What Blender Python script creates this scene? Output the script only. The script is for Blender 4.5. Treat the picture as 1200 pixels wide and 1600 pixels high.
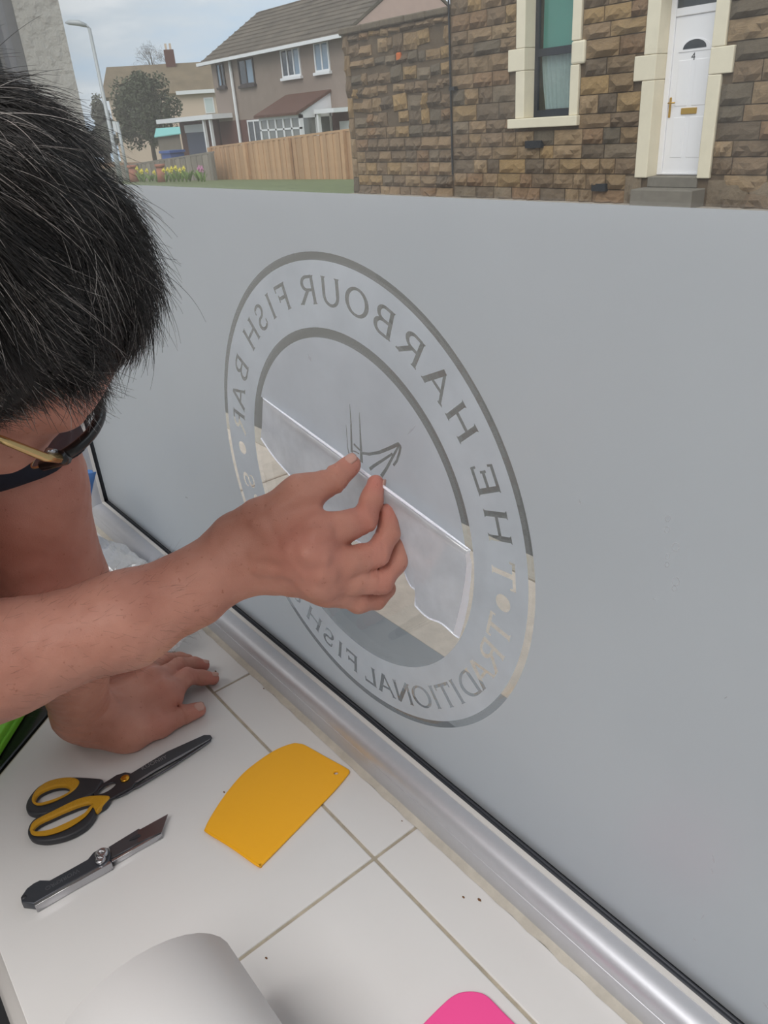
import bpy, bmesh, math, random
import numpy as np
from mathutils import Vector, Matrix
from mathutils.geometry import delaunay_2d_cdt

for o in list(bpy.data.objects): bpy.data.objects.remove(o)
SC = bpy.context.scene
COL = SC.collection
random.seed(7)

# ------------------------------------------------------------------ camera
FPX = 1188.33
CAM = np.array([0.5442, -0.3741, 0.6419])
RC = np.array([[0.63176116, 0.32003262, -0.70601484],
               [0.77239614, -0.33678384, 0.53849869],
               [-0.06543724, -0.8855257, -0.45995891]])      # columns: right, down, forward
cd = bpy.data.cameras.new('camera'); cam = bpy.data.objects.new('camera', cd); COL.objects.link(cam)
cd.sensor_fit = 'VERTICAL'; cd.sensor_height = 36.0; cd.lens = 36.0 * FPX / 1600.0
cd.clip_start = 0.02; cd.clip_end = 600
M = Matrix.Identity(4)
for i in range(3):
    M[i][0] = RC[i, 0]; M[i][1] = -RC[i, 1]; M[i][2] = -RC[i, 2]; M[i][3] = CAM[i]
cam.matrix_world = M
SC.camera = cam

def ray(px, py): return RC @ np.array([(px - 600) / FPX, (py - 800) / FPX, 1.0])
def at(px, py, ax, v):
    d = ray(px, py); return CAM + (v - CAM[ax]) / d[ax] * d
def dep(px, py, t): return CAM + ray(px, py) * t
def floor_xy(px, py, z=0.0):
    p = at(px, py, 2, z); return (p[0], p[1])

# ------------------------------------------------------------------ world, sun, fill lights, exposure
SC.view_settings.view_transform = 'Standard'; SC.view_settings.look = 'None'
SC.view_settings.exposure = 0.12; SC.view_settings.gamma = 1.0; SC.view_settings.use_curve_mapping = False
W = bpy.data.worlds.new('overcast_sky'); SC.world = W; W.use_nodes = True
nt = W.node_tree; nt.nodes.clear()
out = nt.nodes.new('ShaderNodeOutputWorld'); bg = nt.nodes.new('ShaderNodeBackground')
tc = nt.nodes.new('ShaderNodeTexCoord'); mp = nt.nodes.new('ShaderNodeMapping'); mp.inputs['Scale'].default_value = (2.2, 2.2, 9.0)
nz = nt.nodes.new('ShaderNodeTexNoise'); nz.inputs['Scale'].default_value = 2.0; nz.inputs['Detail'].default_value = 6; nz.inputs['Roughness'].default_value = .55
rp = nt.nodes.new('ShaderNodeValToRGB')
rp.color_ramp.elements[0].position = .36; rp.color_ramp.elements[0].color = (.50, .62, .76, 1)
rp.color_ramp.elements[1].position = .62; rp.color_ramp.elements[1].color = (.76, .80, .85, 1)
e = rp.color_ramp.elements.new(.50); e.color = (.60, .67, .75, 1)
nt.links.new(tc.outputs['Generated'], mp.inputs['Vector']); nt.links.new(mp.outputs['Vector'], nz.inputs['Vector'])
nt.links.new(nz.outputs['Fac'], rp.inputs['Fac']); nt.links.new(rp.outputs['Color'], bg.inputs['Color'])
bg.inputs['Strength'].default_value = 1.06
nt.links.new(bg.outputs['Background'], out.inputs['Surface'])
sd = bpy.data.lights.new('veiled_sun', 'SUN'); sd.energy = 1.9; sd.angle = math.radians(50); sd.color = (1, .95, .88)
so = bpy.data.objects.new('veiled_sun', sd); COL.objects.link(so)
so.rotation_euler = Vector((-.36, .57, -.74)).to_track_quat('-Z', 'Y').to_euler()
for i, (x, y, en) in enumerate(((.55, -1.2, 28), (-.9, -1.6, 16))):  # unseen area lights, added to brighten the interior and the sill
    ld = bpy.data.lights.new('ceiling_panel_light', 'AREA'); ld.shape = 'RECTANGLE'; ld.size = 1.5; ld.size_y = 1.0; ld.energy = en; ld.color = (1, .98, .96)
    lo = bpy.data.objects.new('ceiling_panel_light', ld); COL.objects.link(lo); lo.location = (x, y, 1.66)

# ------------------------------------------------------------------ materials
MATS = {}
def mat(name, col, rough=.6, metal=0., var=0., scale=20., bump=0., bscale=None, spec=.5, coords='Object', rand=0., **kw):
    if name in MATS: return MATS[name]
    m = bpy.data.materials.new(name); m.use_nodes = True; t = m.node_tree; b = t.nodes['Principled BSDF']
    b.inputs['Base Color'].default_value = (*col, 1); b.inputs['Roughness'].default_value = rough; b.inputs['Metallic'].default_value = metal
    b.inputs['Specular IOR Level'].default_value = spec
    for k, v in kw.items(): b.inputs[k.replace('_', ' ')].default_value = v
    c = t.nodes.new('ShaderNodeTexCoord')
    if var > 0 or rand > 0:
        n = t.nodes.new('ShaderNodeTexNoise'); n.inputs['Scale'].default_value = scale; n.inputs['Detail'].default_value = 5; n.inputs['Roughness'].default_value = .65
        t.links.new(c.outputs[coords], n.inputs['Vector'])
        mr = t.nodes.new('ShaderNodeMapRange'); mr.inputs[1].default_value = .25; mr.inputs[2].default_value = .75
        mr.inputs[3].default_value = 1 - var; mr.inputs[4].default_value = 1 + var
        t.links.new(n.outputs['Fac'], mr.inputs[0])
        hs = t.nodes.new('ShaderNodeHueSaturation'); hs.inputs['Color'].default_value = (*col, 1)
        src = mr.outputs[0]
        if rand > 0:
            oi = t.nodes.new('ShaderNodeObjectInfo'); m2 = t.nodes.new('ShaderNodeMapRange')
            m2.inputs[3].default_value = 1 - rand; m2.inputs[4].default_value = 1 + rand; t.links.new(oi.outputs['Random'], m2.inputs[0])
            mu = t.nodes.new('ShaderNodeMath'); mu.operation = 'MULTIPLY'; t.links.new(src, mu.inputs[0]); t.links.new(m2.outputs[0], mu.inputs[1]); src = mu.outputs[0]
        t.links.new(src, hs.inputs['Value']); t.links.new(hs.outputs['Color'], b.inputs['Base Color'])
    if bump > 0:
        n = t.nodes.new('ShaderNodeTexNoise'); n.inputs['Scale'].default_value = bscale or scale * 3; n.inputs['Detail'].default_value = 4
        t.links.new(c.outputs[coords], n.inputs['Vector'])
        bp = t.nodes.new('ShaderNodeBump'); bp.inputs['Strength'].default_value = bump; bp.inputs['Distance'].default_value = .01
        t.links.new(n.outputs['Fac'], bp.inputs['Height']); t.links.new(bp.outputs['Normal'], b.inputs['Normal'])
    MATS[name] = m; return m

def srgb(r, g, b):
    f = lambda v: (v / 255 / 12.92) if v / 255 <= .04045 else ((v / 255 + .055) / 1.055) ** 2.4
    return (f(r), f(g), f(b))

# ------------------------------------------------------------------ object helpers
def link(name, me, m=None, parent=None, smooth=False, loc=None):
    o = bpy.data.objects.new(name, me); COL.objects.link(o)
    if m is not None and not me.materials: me.materials.append(m)
    if parent is not None: o.parent = parent
    if loc is not None: o.location = loc
    if smooth: me.polygons.foreach_set('use_smooth', [True] * len(me.polygons))
    return o
def tag(o, label=None, cat=None, group=None, kind=None):
    if label: o['label'] = label
    if cat: o['category'] = cat
    if group: o['group'] = group
    if kind: o['kind'] = kind
    return o
def empty(name, loc, label=None, cat=None, group=None, kind=None):
    o = bpy.data.objects.new(name, None); COL.objects.link(o); o.location = loc; o.empty_display_size = .05
    return tag(o, label, cat, group, kind)
def mesh(name, v, f):
    me = bpy.data.meshes.new(name); me.from_pydata([tuple(map(float, p)) for p in v], [], f); me.update(); return me
def keep(o, parent):
    """parent without moving (parents are unrotated empties)"""
    o.parent = parent; o.location = Vector(o.location) - Vector(parent.location); return o
class MB:
    def __init__(s): s.v = []; s.f = []
    def box(s, x0, x1, y0, y1, z0, z1):
        n = len(s.v); s.v += [(x0, y0, z0), (x1, y0, z0), (x1, y1, z0), (x0, y1, z0), (x0, y0, z1), (x1, y0, z1), (x1, y1, z1), (x0, y1, z1)]
        s.f += [tuple(n + i for i in q) for q in ((3, 2, 1, 0), (4, 5, 6, 7), (0, 1, 5, 4), (1, 2, 6, 5), (2, 3, 7, 6), (3, 0, 4, 7))]; return s
    def poly(s, pts, z0, z1):
        """vertical prism over a ccw xy polygon"""
        n = len(s.v); k = len(pts); s.v += [(p[0], p[1], z0) for p in pts] + [(p[0], p[1], z1) for p in pts]
        s.f += [tuple(n + k - 1 - i for i in range(k)), tuple(n + k + i for i in range(k))] + [(n + i, n + (i + 1) % k, n + k + (i + 1) % k, n + k + i) for i in range(k)]; return s
    def quad(s, *p):
        n = len(s.v); s.v += [tuple(q) for q in p]; s.f.append(tuple(range(n, n + len(p)))); return s
    def tube(s, pts, r, n=10, caps=True):
        pts = [Vector(p) for p in pts]; rs = r if hasattr(r, '__len__') else [r] * len(pts); base = len(s.v); up = None
        for i, p in enumerate(pts):
            d = (pts[min(i + 1, len(pts) - 1)] - pts[max(i - 1, 0)]).normalized()
            if up is None: up = d.orthogonal().normalized()
            up = (up - d * up.dot(d)).normalized(); w = d.cross(up)
            for k in range(n):
                a = 2 * math.pi * k / n; s.v.append(tuple(p + (up * math.cos(a) + w * math.sin(a)) * rs[i]))
        for i in range(len(pts) - 1):
            for k in range(n):
                a = base + i * n; s.f.append((a + k, a + (k + 1) % n, a + n + (k + 1) % n, a + n + k))
        if caps:
            s.f.append(tuple(base + n - 1 - k for k in range(n))); e = base + (len(pts) - 1) * n; s.f.append(tuple(e + k for k in range(n)))
        return s
    def off(s, o):
        s.v = [(p[0] - o[0], p[1] - o[1], p[2] - o[2]) for p in s.v]; return s
    def build(s, name, m, parent=None, smooth=False, local=False):
        if parent is not None and not local: 
            o = Vector((0, 0, 0)); q = parent
            while q is not None: o += Vector(q.location); q = q.parent
            s.off(o)
        return link(name, mesh(name, s.v, s.f), m, parent, smooth)
def bevel(o, w, seg=2):
    md = o.modifiers.new('bevel', 'BEVEL'); md.width = w; md.segments = seg; md.limit_method = 'ANGLE'; return o
def origin_bottom(o):
    me = o.data; n = len(me.vertices); a = np.empty(n * 3); me.vertices.foreach_get('co', a); a = a.reshape(-1, 3)
    c = (a.min(0) + a.max(0)) / 2; c[2] = a[:, 2].min(); me.transform(Matrix.Translation(-Vector(c))); o.location = Vector(o.location) + Vector(c); return o
def smooth_loop(pts, n=6):
    """closed Catmull-Rom"""
    P = np.array(pts, float); k = len(P); o = []
    for i in range(k):
        a, b, c, d = P[i - 1], P[i], P[(i + 1) % k], P[(i + 2) % k]
        for j in range(n):
            t = j / n; o.append(.5 * ((2 * b) + (c - a) * t + (2 * a - 5 * b + 4 * c - d) * t * t + (3 * b - a - 3 * c + d) * t ** 3))
    return [tuple(q) for q in o]
def slab(name, loops, z0, th, m, parent=None, bev=0., res=2):
    """flat plate with holes, rounded edge; loops in world xy"""
    cu = bpy.data.curves.new(name, 'CURVE'); cu.dimensions = '2D'; cu.fill_mode = 'BOTH'
    cu.bevel_depth = bev; cu.bevel_resolution = res; cu.extrude = max(th / 2 - bev, 0); cu.offset = -bev
    c = np.mean(np.array(loops[0]), 0)
    for L in loops:
        sp = cu.splines.new('POLY'); sp.points.add(len(L) - 1); sp.use_cyclic_u = True
        for i, q in enumerate(L): sp.points[i].co = (q[0] - c[0], q[1] - c[1], 0, 1)
    tmp = bpy.data.objects.new('tmp', cu); COL.objects.link(tmp)
    dg = bpy.context.evaluated_depsgraph_get(); me = bpy.data.meshes.new_from_object(tmp.evaluated_get(dg)); bpy.data.objects.remove(tmp)
    me.name = name; me.transform(Matrix.Translation((0, 0, th / 2))); me.materials.clear()
    o = link(name, me, m, None); o.location = (c[0], c[1], z0)
    if parent is not None: keep(o, parent)
    return o
def text_mesh(name, body, size, mtx, m, parent=None, shear=0., ext=.0001):
    cu = bpy.data.curves.new(name, 'FONT'); cu.body = body; cu.size = size; cu.align_x = 'CENTER'; cu.align_y = 'CENTER'; cu.extrude = ext; cu.shear = shear
    tmp = bpy.data.objects.new('tmp', cu); COL.objects.link(tmp)
    dg = bpy.context.evaluated_depsgraph_get(); me = bpy.data.meshes.new_from_object(tmp.evaluated_get(dg)); bpy.data.objects.remove(tmp)
    me.name = name; me.materials.clear(); me.transform(mtx)
    if parent is not None: me.transform(Matrix.Translation(-Vector(parent.location)))
    return link(name, me, m, parent)
def frame_mtx(o, x, y):
    x = Vector(x).normalized(); y = Vector(y); y = (y - x * y.dot(x)).normalized(); z = x.cross(y)
    return Matrix(((x.x, y.x, z.x, o[0]), (x.y, y.y, z.y, o[1]), (x.z, y.z, z.z, o[2]), (0, 0, 0, 1)))

# ------------------------------------------------------------------ the shop: room shell, sill, window frame
m_wall = mat('interior_plaster', (.62, .61, .59), .8, var=.04, scale=6)
m_rend = mat('stippled_cream_render', srgb(226, 221, 211), .85, var=.06, scale=30, bump=1.0, bscale=75)
m_floor = mat('dark_vinyl_floor', (.035, .035, .04), .5, var=.2)
m_ceil = mat('ceiling_white', (.7, .7, .69), .8)
m_alu = mat('satin_aluminium', srgb(204, 206, 212), .46, .55, var=.03, scale=90)
m_alud = mat('dark_grey_frame', srgb(92, 93, 94), .5, .2)
m_black = mat('black_rubber', (.012, .012, .014), .45); m_gask = mat('dark_grey_rubber', srgb(62, 65, 72), .5)
m_white_edge = mat('white_glazing_bead', srgb(225, 222, 218), .4)
def structure(o, label=None): o['kind'] = 'structure'; return o
def S(name, b, m, parent=None): return structure(b.build(name, m, parent))
S('floor', MB().box(-1.9, 2.3, -3.0, .11, -.95, -.85), m_floor)
S('ceiling', MB().box(-1.9, 2.3, -3.0, .11, 1.68, 1.75), m_ceil)
S('wall_back', MB().box(-1.9, 2.3, -3.1, -3.0, -.85, 1.68), m_wall)
S('wall_left', MB().box(-2.0, -1.9, -3.0, .11, -.85, 1.68), m_wall)
S('wall_right', MB().box(2.3, 2.4, -3.0, .11, -.85, 1.68), m_wall)
S('wall_window', MB().box(-1.9, 2.3, -.36, .045, -.85, -.036).box(-1.9, -.832, -.02, .045, -.036, 1.68)
  .box(1.40, 2.3, -.02, .045, -.036, 1.68).box(-.832, 1.40, -.02, .045, 1.50, 1.68), m_wall)
S('wall_outside', MB().box(-1.9, -.79, .0451, .112, -.85, 2.2).box(1.36, 2.3, .0451, .112, -.85, 2.2).box(-.79, 1.36, .0451, .112, 1.46, 2.2)
  .box(-.79, 1.36, .0451, .112, -.85, .004), m_rend)
S('trim_outside_sill', MB().box(-.789, 1.359, .0455, .15, .005, .022), mat('painted_sill', srgb(150, 150, 150), .6))

win = structure(empty('window_1', (0, 0, 0)))
XL, XR, ZT = -.784, 1.354, 1.46
FH = .045
prof = [(-.033, .0005), (-.033, .0240), (-.0318, .0247), (-.0318, .0254), (-.0336, .0262), (-.0338, .0300), (-.0326, .0348), (-.0298, .0388), (-.0255, .0416), (-.0200, .0431), (-.0150, .0435), (-.0125, .0436), (-.0125, .0005)]
def sweep(name, fn, n, m):
    """profile swept between two mitred ends; fn(i, y, z) -> 3d"""
    k = len(prof); v = [fn(i, y, z) for i in range(2) for (y, z) in prof]
    f = [(j, (j + 1) % k, k + (j + 1) % k, k + j) for j in range(k)] + [tuple(range(k - 1, -1, -1)), tuple(range(k, 2 * k))]
    me = mesh(name, v, f); bm = bmesh.new(); bm.from_mesh(me); bmesh.ops.recalc_face_normals(bm, faces=bm.faces); bm.to_mesh(me); bm.free()
    o = link(name, me, m, win, True); md = o.modifiers.new('split', 'EDGE_SPLIT'); md.split_angle = math.radians(38); return o
sweep('bottom_rail', lambda i, y, z: ((XL - FH + z + .0006) if i == 0 else (XR + FH - z - .0006), y, z), 2, m_alu)
sweep('left_jamb', lambda i, y, z: (XL - FH + z, y, z if i == 0 else ZT + FH - z), 2, m_alu)
sweep('right_jamb', lambda i, y, z: (XR + FH - z, y, z if i == 0 else ZT + FH - z), 2, m_alu)
sweep('top_rail', lambda i, y, z: ((XL - FH + z) if i == 0 else (XR + FH - z), y, ZT + FH - z), 2, m_alu)
bd = .0014
MB().box(XL - .003, XR + .003, -.0134, -.0086, FH - .004, FH).box(XL - .004, XL, -.0134, -.0086, FH, ZT).build('glazing_bead', m_white_edge, win)
g = MB().box(XL - .004, XR + .004, -.0085, -.0008, .002, FH - .0022).box(XL - .004, XL - .0022, -.0085, -.0008, FH - .003, ZT).box(XR + .003, XR + .004, -.0085, -.0008, FH, ZT)
g.tube([(XL, -.0034, FH - .0012), (XR, -.0034, FH - .0012)], .0016, 8).tube([(XL - .0012, -.0034, FH), (XL - .0012, -.0034, ZT)], .0016, 8)
g.build('gasket', m_gask, win, True)
MB().box(XL - .044, XL - .0061, .0062, .0448, .004, ZT + .04).box(XL - .0061, XR + .0055, .0062, .0448, .0045, .060).build('outer_frame', m_alud, win)  # bottom lip raised to block light and darken the foot of the film
def glass_mat(name, tint=(1, 1, 1), refl=1.0, ior=1.45, rough=0.0):
    m = bpy.data.materials.new(name); m.use_nodes = True; t = m.node_tree; t.nodes.clear()
    o = t.nodes.new('ShaderNodeOutputMaterial'); mx = t.nodes.new('ShaderNodeMixShader'); tr = t.nodes.new('ShaderNodeBsdfTransparent'); gl = t.nodes.new('ShaderNodeBsdfGlossy')
    lw = t.nodes.new('ShaderNodeLayerWeight'); lw.inputs['Blend'].default_value = .5; tr.inputs['Color'].default_value = (*tint, 1); gl.inputs['Roughness'].default_value = rough
    pw = t.nodes.new('ShaderNodeMath'); pw.operation = 'POWER'; pw.inputs[1].default_value = 5.0; mu = t.nodes.new('ShaderNodeMath'); mu.operation = 'MULTIPLY_ADD'; mu.inputs[1].default_value = .96 * refl; mu.inputs[2].default_value = .04 * refl
    t.links.new(lw.outputs['Facing'], pw.inputs[0]); t.links.new(pw.outputs[0], mu.inputs[0]); t.links.new(mu.outputs[0], mx.inputs[0]); t.links.new(tr.outputs[0], mx.inputs[1]); t.links.new(gl.outputs[0], mx.inputs[2]); t.links.new(mx.outputs[0], o.inputs[0])
    return m
m_glass = glass_mat('clear_glass', (.985, .995, .99), 1.25)
t = m_glass.node_tree; o_ = t.nodes['Material Output']; s_ = o_.inputs[0].links[0].from_socket          # haze of reflected light, put into the glass as a translucent mix
haze_bsdf = t.nodes.new('ShaderNodeBsdfTranslucent'); haze_bsdf.inputs['Color'].default_value = (.85, .87, .9, 1); mx_ = t.nodes.new('ShaderNodeMixShader'); mx_.inputs[0].default_value = .028
t.links.new(s_, mx_.inputs[1]); t.links.new(haze_bsdf.outputs[0], mx_.inputs[2]); t.links.new(mx_.outputs[0], o_.inputs[0])
MB().box(XL - .005, XR + .005, 0, .006, .03, ZT + .005).build('glass_pane', m_glass, win)

# tiled sill: bed + tiles as pieces
m_tile = mat('white_glazed_tile', srgb(226, 224, 222), .22, var=.02, scale=5)
m_grout = mat('dirty_beige_grout', srgb(178, 168, 150), .9, var=.25, scale=60)
sill = structure(empty('trim_tiled_sill', (0, -.2, -.012)))
YF = -.406
sill_poly = [(-.83, -.167), (-.404, -.167), (-.2095, YF), (1.35, YF), (1.35, -.0335), (-.83, -.0335)]
MB().poly(sill_poly, -.034, -.0012).build('tile_bed', m_grout, sill)
def tile(pts):
    o = MB().poly(pts, -.011, 0.0).build('tile', m_tile, sill); bevel(o, .0012, 2); return o
YJ = -.0945; gw = .0016
def strip(x0, x1): tile([(x0 + gw, YJ + gw), (x1 - gw, YJ + gw), (x1 - gw, -.0395), (x0 + gw, -.0395)])
xs = [-.83, -.545, -.212, .121, .454, .787, 1.12, 1.35]
for a, b in zip(xs[:-1], xs[1:]): strip(a, b)
tile([(-.828, -.165), (-.404 - .002, -.165), (-.345, -.238), (-.345, YJ - gw), (-.828, YJ - gw)])
tile([(-.342, -.2405), (-.2075, YF), (.121 - gw, YF), (.121 - gw, YJ - gw), (-.342, YJ - gw)])
tile([(.121 + gw, YF), (.70 - gw, YF), (.70 - gw, YJ - gw), (.121 + gw, YJ - gw)])
tile([(.70 + gw, YF), (1.349, YF), (1.349, YJ - gw), (.70 + gw, YJ - gw)])
b = MB(); rr = random.Random(3)
xx = np.linspace(-.828, 1.349, 120)
for i in range(len(xx) - 1):
    w0 = -.0395 - .0022 * abs(math.sin(i * 1.7)) ; w1 = -.0395 - .0022 * abs(math.sin((i + 1) * 1.7))
    b.quad((xx[i], w0, .0004), (xx[i + 1], w1, .0004), (xx[i + 1], -.0328, .0026), (xx[i], -.0328, .0026))
b.build('sealant_bead', mat('grubby_sealant', srgb(196, 190, 178), .8, var=.18, scale=45), sill)
nose = MB().tube([(-.2095, YF - .001, -.0105), (1.35, YF - .001, -.0105)], .0105, 12).build('rounded_front_edge', mat('white_edge_trim', srgb(222, 218, 214), .3), sill, True)

# ------------------------------------------------------------------ street
def terr(x, y): return -.8 - .06 * max(0, y - 11) - .012 * max(0, -x - 20)
m_slab = mat('beige_paving', srgb(222, 203, 184), .9, var=.14, scale=18, bump=.3, bscale=120)
m_strip = mat('grey_tarmac_strip', srgb(206, 194, 184), .95, var=.25, scale=160, bump=.4, bscale=200)  # greyer speckled band of pavement along the shop wall
m_road = mat('road_tarmac', srgb(98, 94, 88), .95, var=.15, scale=60, bump=.3)
m_kerb = mat('concrete_kerb', srgb(185, 172, 155), .9, var=.1, scale=25)
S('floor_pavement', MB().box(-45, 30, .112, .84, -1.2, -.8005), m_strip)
pv = structure(empty('floor_pavement_flags', (0, 1.1, -.8)))
for i in range(5):
    x0 = -8.06 + i * 1.92
    o = MB().box(x0 + .004, x0 + 1.916, .843, 1.345, -.86, -.8 + .002 * ((i * 7) % 3)).build('paving_slab', m_slab, pv); bevel(o, .004, 1)
MB().box(-45, -8.06, .842, 1.346, -1.2, -.8).box(1.54, 30, .842, 1.346, -1.2, -.8).build('outer_paving', m_slab, pv)
kb = structure(empty('trim_kerb', (0, 1.4, -.9)))
for i in range(14):
    x0 = -9.0 + i * .915
    o = MB().box(x0 + .003, x0 + .912, 1.35, 1.475, -1.0, -.799).build('kerbstone', m_kerb, kb); bevel(o, .012, 2)
S('floor_road', MB().quad((-70, 1.475, -.9), (40, 1.475, -.9), (40, 9.2, -.9), (-70, 9.2, -.9)), m_road)
S('floor_far_pavement', MB().box(-13.9, 30, 9.2, 10.6, -1.2, -.79), mat('far_paving', srgb(160, 150, 138), .95, var=.12, scale=8))
b = MB(); gx = np.concatenate([np.linspace(-200, -60, 8), np.linspace(-56, -12, 23), [0, 40, 120]]); gy = np.concatenate([[9.2], np.linspace(10.5, 40, 16), [60, 100, 200, 320]])
for y in gy:
    for x in gx: b.v.append((x, y, terr(x, min(y, 40)) - .02))
n = len(gx)
for j in range(len(gy) - 1):
    for i in range(n - 1): b.f.append((j * n + i, j * n + i + 1, (j + 1) * n + i + 1, (j + 1) * n + i))
S('floor_grass_ground', b, mat('verge_grass', srgb(104, 112, 70), .95, var=.3, scale=3))

# ------------------------------------------------------------------ stone terrace house across the street
FY = 10.5
STONE_COLS = [srgb(*c) for c in ((136, 113, 84), (146, 121, 86), (122, 102, 80), (130, 109, 84), (154, 127, 88), (114, 96, 76), (138, 115, 88), (124, 109, 90), (108, 93, 76), (148, 125, 96), (130, 104, 78))]
m_stones = [mat('stone_%d' % i, c, .9, var=.30, scale=7, bump=1.0, bscale=22, rand=.10) for i, c in enumerate(STONE_COLS)]
m_dark_stone = mat('sooty_stone', srgb(100, 89, 74), .9, var=.3, scale=8, bump=.8, bscale=20)
m_mortar = mat('brown_mortar', srgb(98, 83, 66), .95, var=.25, scale=5, bump=.4, bscale=30)  # darkened so the shade in the joints is part of the colour
def stone_mesh(seed, rough):
    """unit rock faced block (x,z in 0..1, face towards -y), pillowed and broken front"""
    r = random.Random(seed); nx, nz = 6, 4; v = []; f = []
    for j in range(nz):
        for i in range(nx):
            u, w = i / (nx - 1), j / (nz - 1); edge = i in (0, nx - 1) or j in (0, nz - 1)
            d = -.30 if edge else -1.0 * (.35 + .85 * r.random()) * (.85 if not rough else 1.2)
            if not edge and j == 1: d *= 1.25
            uu = min(1, max(0, u + (r.uniform(-.05, .05) if not edge else r.uniform(-.012, .012) * rough)))
            ww = min(1, max(0, w + r.uniform(-.05, .05) * (1 if not edge else .5 * rough)))
            v.append((uu, d, ww))
    for j in range(nz - 1):
        for i in range(nx - 1):
            a = j * nx + i; f.append((a, a + 1, a + nx + 1, a + nx))
    ring = [i for i in range(nx)] + [j * nx + nx - 1 for j in range(1, nz)] + [(nz - 1) * nx + i for i in range(nx - 2, -1, -1)] + [j * nx for j in range(nz - 2, 0, -1)]
    n = len(v)
    for q in ring: v.append((v[q][0], .3, v[q][2]))
    k = len(ring)
    for i in range(k): f.append((ring[i], n + i, n + (i + 1) % k, ring[(i + 1) % k]))
    return v, f
def stone_set(rough, n):
    out = []
    for mi in range(len(m_stones)):
        v, f = stone_mesh(mi * 31 + int(rough * 100), rough); me = mesh('stone', v, f); me.materials.append(m_stones[mi])
        out.append(me)
    v, f = stone_mesh(999, rough); me = mesh('stone', v, f); me.materials.append(m_dark_stone); out.append(me); return out
ashlar = stone_set(.5, 9); rubble = stone_set(1.3, 9)
def lay(parent, meshes, x, z, w, h, d, rot=0., r=random, dark=.04):
    me = meshes[-1] if r.random() < dark else meshes[r.randrange(len(meshes) - 1)]
    o = bpy.data.objects.new('stone', me); COL.objects.link(o); o.parent = parent
    o.location = Vector((x, FY - .002, z)) - Vector(parent.location); o.scale = (w, d, h); o.rotation_euler = (0, rot, 0); return o

house = empty('stone_terrace_house', (-7.0, FY, -.8), 'brown sandstone terraced house with cream window and door surrounds across the street', 'house')
WO = (-9.03, -8.10, .47, 3.1); DO = (-6.60, -5.79, -.40, 2.05)     # window and door openings
HX0, HX1, HX2 = -10.78, -3.0, 6.0
ww, dd = (WO[0] - .03, WO[1] + .03), (DO[0] - .03, DO[1] + .03)
MB().box(HX0, ww[0], FY, FY + .45, -.9, 5.4).box(ww[0], ww[1], FY, FY + .45, -.9, WO[2] - .03).box(ww[0], ww[1], FY, FY + .45, WO[3] + .03, 5.4) \
    .box(ww[1], dd[0], FY, FY + .45, -.9, 5.4).box(dd[0], dd[1], FY, FY + .45, DO[3] + .03, 5.4).box(dd[0], dd[1], FY, FY + .45, -.9, DO[2] - .03) \
    .box(dd[1], HX2, FY, FY + .45, -.9, 5.4).build('wall', m_mortar, house)
MB().box(HX0, HX2, FY + .45, FY + 7, -.9, 5.4).build('rear_block', m_mortar, house)
v = [(HX0 - .1, FY - .2, 5.4), (HX2, FY - .2, 5.4), (HX2, FY + 3.6, 8.2), (HX0 - .1, FY + 3.6, 8.2), (HX0 - .1, FY + 7.2, 5.4), (HX2, FY + 7.2, 5.4)]
r_ = MB(); r_.v = v; r_.f = [(0, 1, 2, 3), (3, 2, 5, 4), (0, 3, 4), (1, 5, 2), (0, 4, 5, 1)]
r_.build('roof', mat('slate_roof', srgb(72, 70, 72), .8, var=.2, scale=6), house)
m_cream = mat('cream_painted_stone', srgb(226, 216, 192), .75, var=.05, scale=6, bump=.15, bscale=20)
keepout = [(-9.24, -7.92, .30, 3.5), (-9.39, -7.84, 1.15, 1.48), (-6.82, -5.595, -.45, 2.3), (-6.96, -5.455, .85, 1.18), (-6.98, -5.40, -.9, -.40)]
rs = random.Random(11); nst = 0
z = -.86
while z < 2.50:
    h = rs.choice((.20, .225, .25, .26)); h = min(h, 2.7 - z)
    segs = [(HX0 + .03, HX1)]
    for k in keepout:
        if k[2] < z + h - .02 and k[3] > z + .02:
            ns = []
            for a, c in segs:
                if k[1] <= a or k[0] >= c: ns.append((a, c))
                else:
                    if k[0] - a > .05: ns.append((a, k[0]))
                    if c - k[1] > .05: ns.append((k[1], c))
            segs = ns
    for a, c in segs:
        x = a
        while c - x > .04:
            w = rs.uniform(.26, .62)
            if c - x - w < .2: w = c - x
            lay(house, ashlar, x + .006, z + .006, w - .012, h - .012, rs.uniform(.035, .075), 0, rs, .05); nst += 1
            x += w
    z += h
for (x0, x1, z0, z1) in ((-6.99, -6.70, -.80, -.40), (-5.62, -5.02, -.82, -.44), (-5.0, -4.2, -.83, -.46)):
    o = lay(house, ashlar, x0, z0, x1 - x0, z1 - z0, .05, 0, rs, 0); o.data = ashlar[7]
b = MB(); sv = [stone_mesh(k * 31 + 50, .5) for k in range(6)]; z = -.86       # the rest of the facade, beyond the frame, as one mesh
while z < 5.3:
    h = rs.choice((.21, .225, .25)); x = HX1 + .01 if z < 2.6 else HX0 + .1
    while x < HX2 - .3:
        w = rs.uniform(.3, .65)
        if not (z > 2.6 and (WO[0] - .25 < x + w and x < WO[1] + .3) and z < 3.5):
            v, f = sv[rs.randrange(6)]; n = len(b.v); b.v += [(x + .006 + p[0] * (w - .012), FY - .002 + p[1] * .055, z + .006 + p[2] * (h - .012)) for p in v]; b.f += [tuple(n + i for i in q) for q in f]
        x += w
    z += h
tag(b.build('upper_stones', m_stones[5], house), kind='stuff')
def block(name, x0, x1, y0, y1, z0, z1, m=m_cream, w=.012):
    return bevel(MB().box(x0, x1, y0, y1, z0, z1).build(name, m, house), w, 2)
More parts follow.
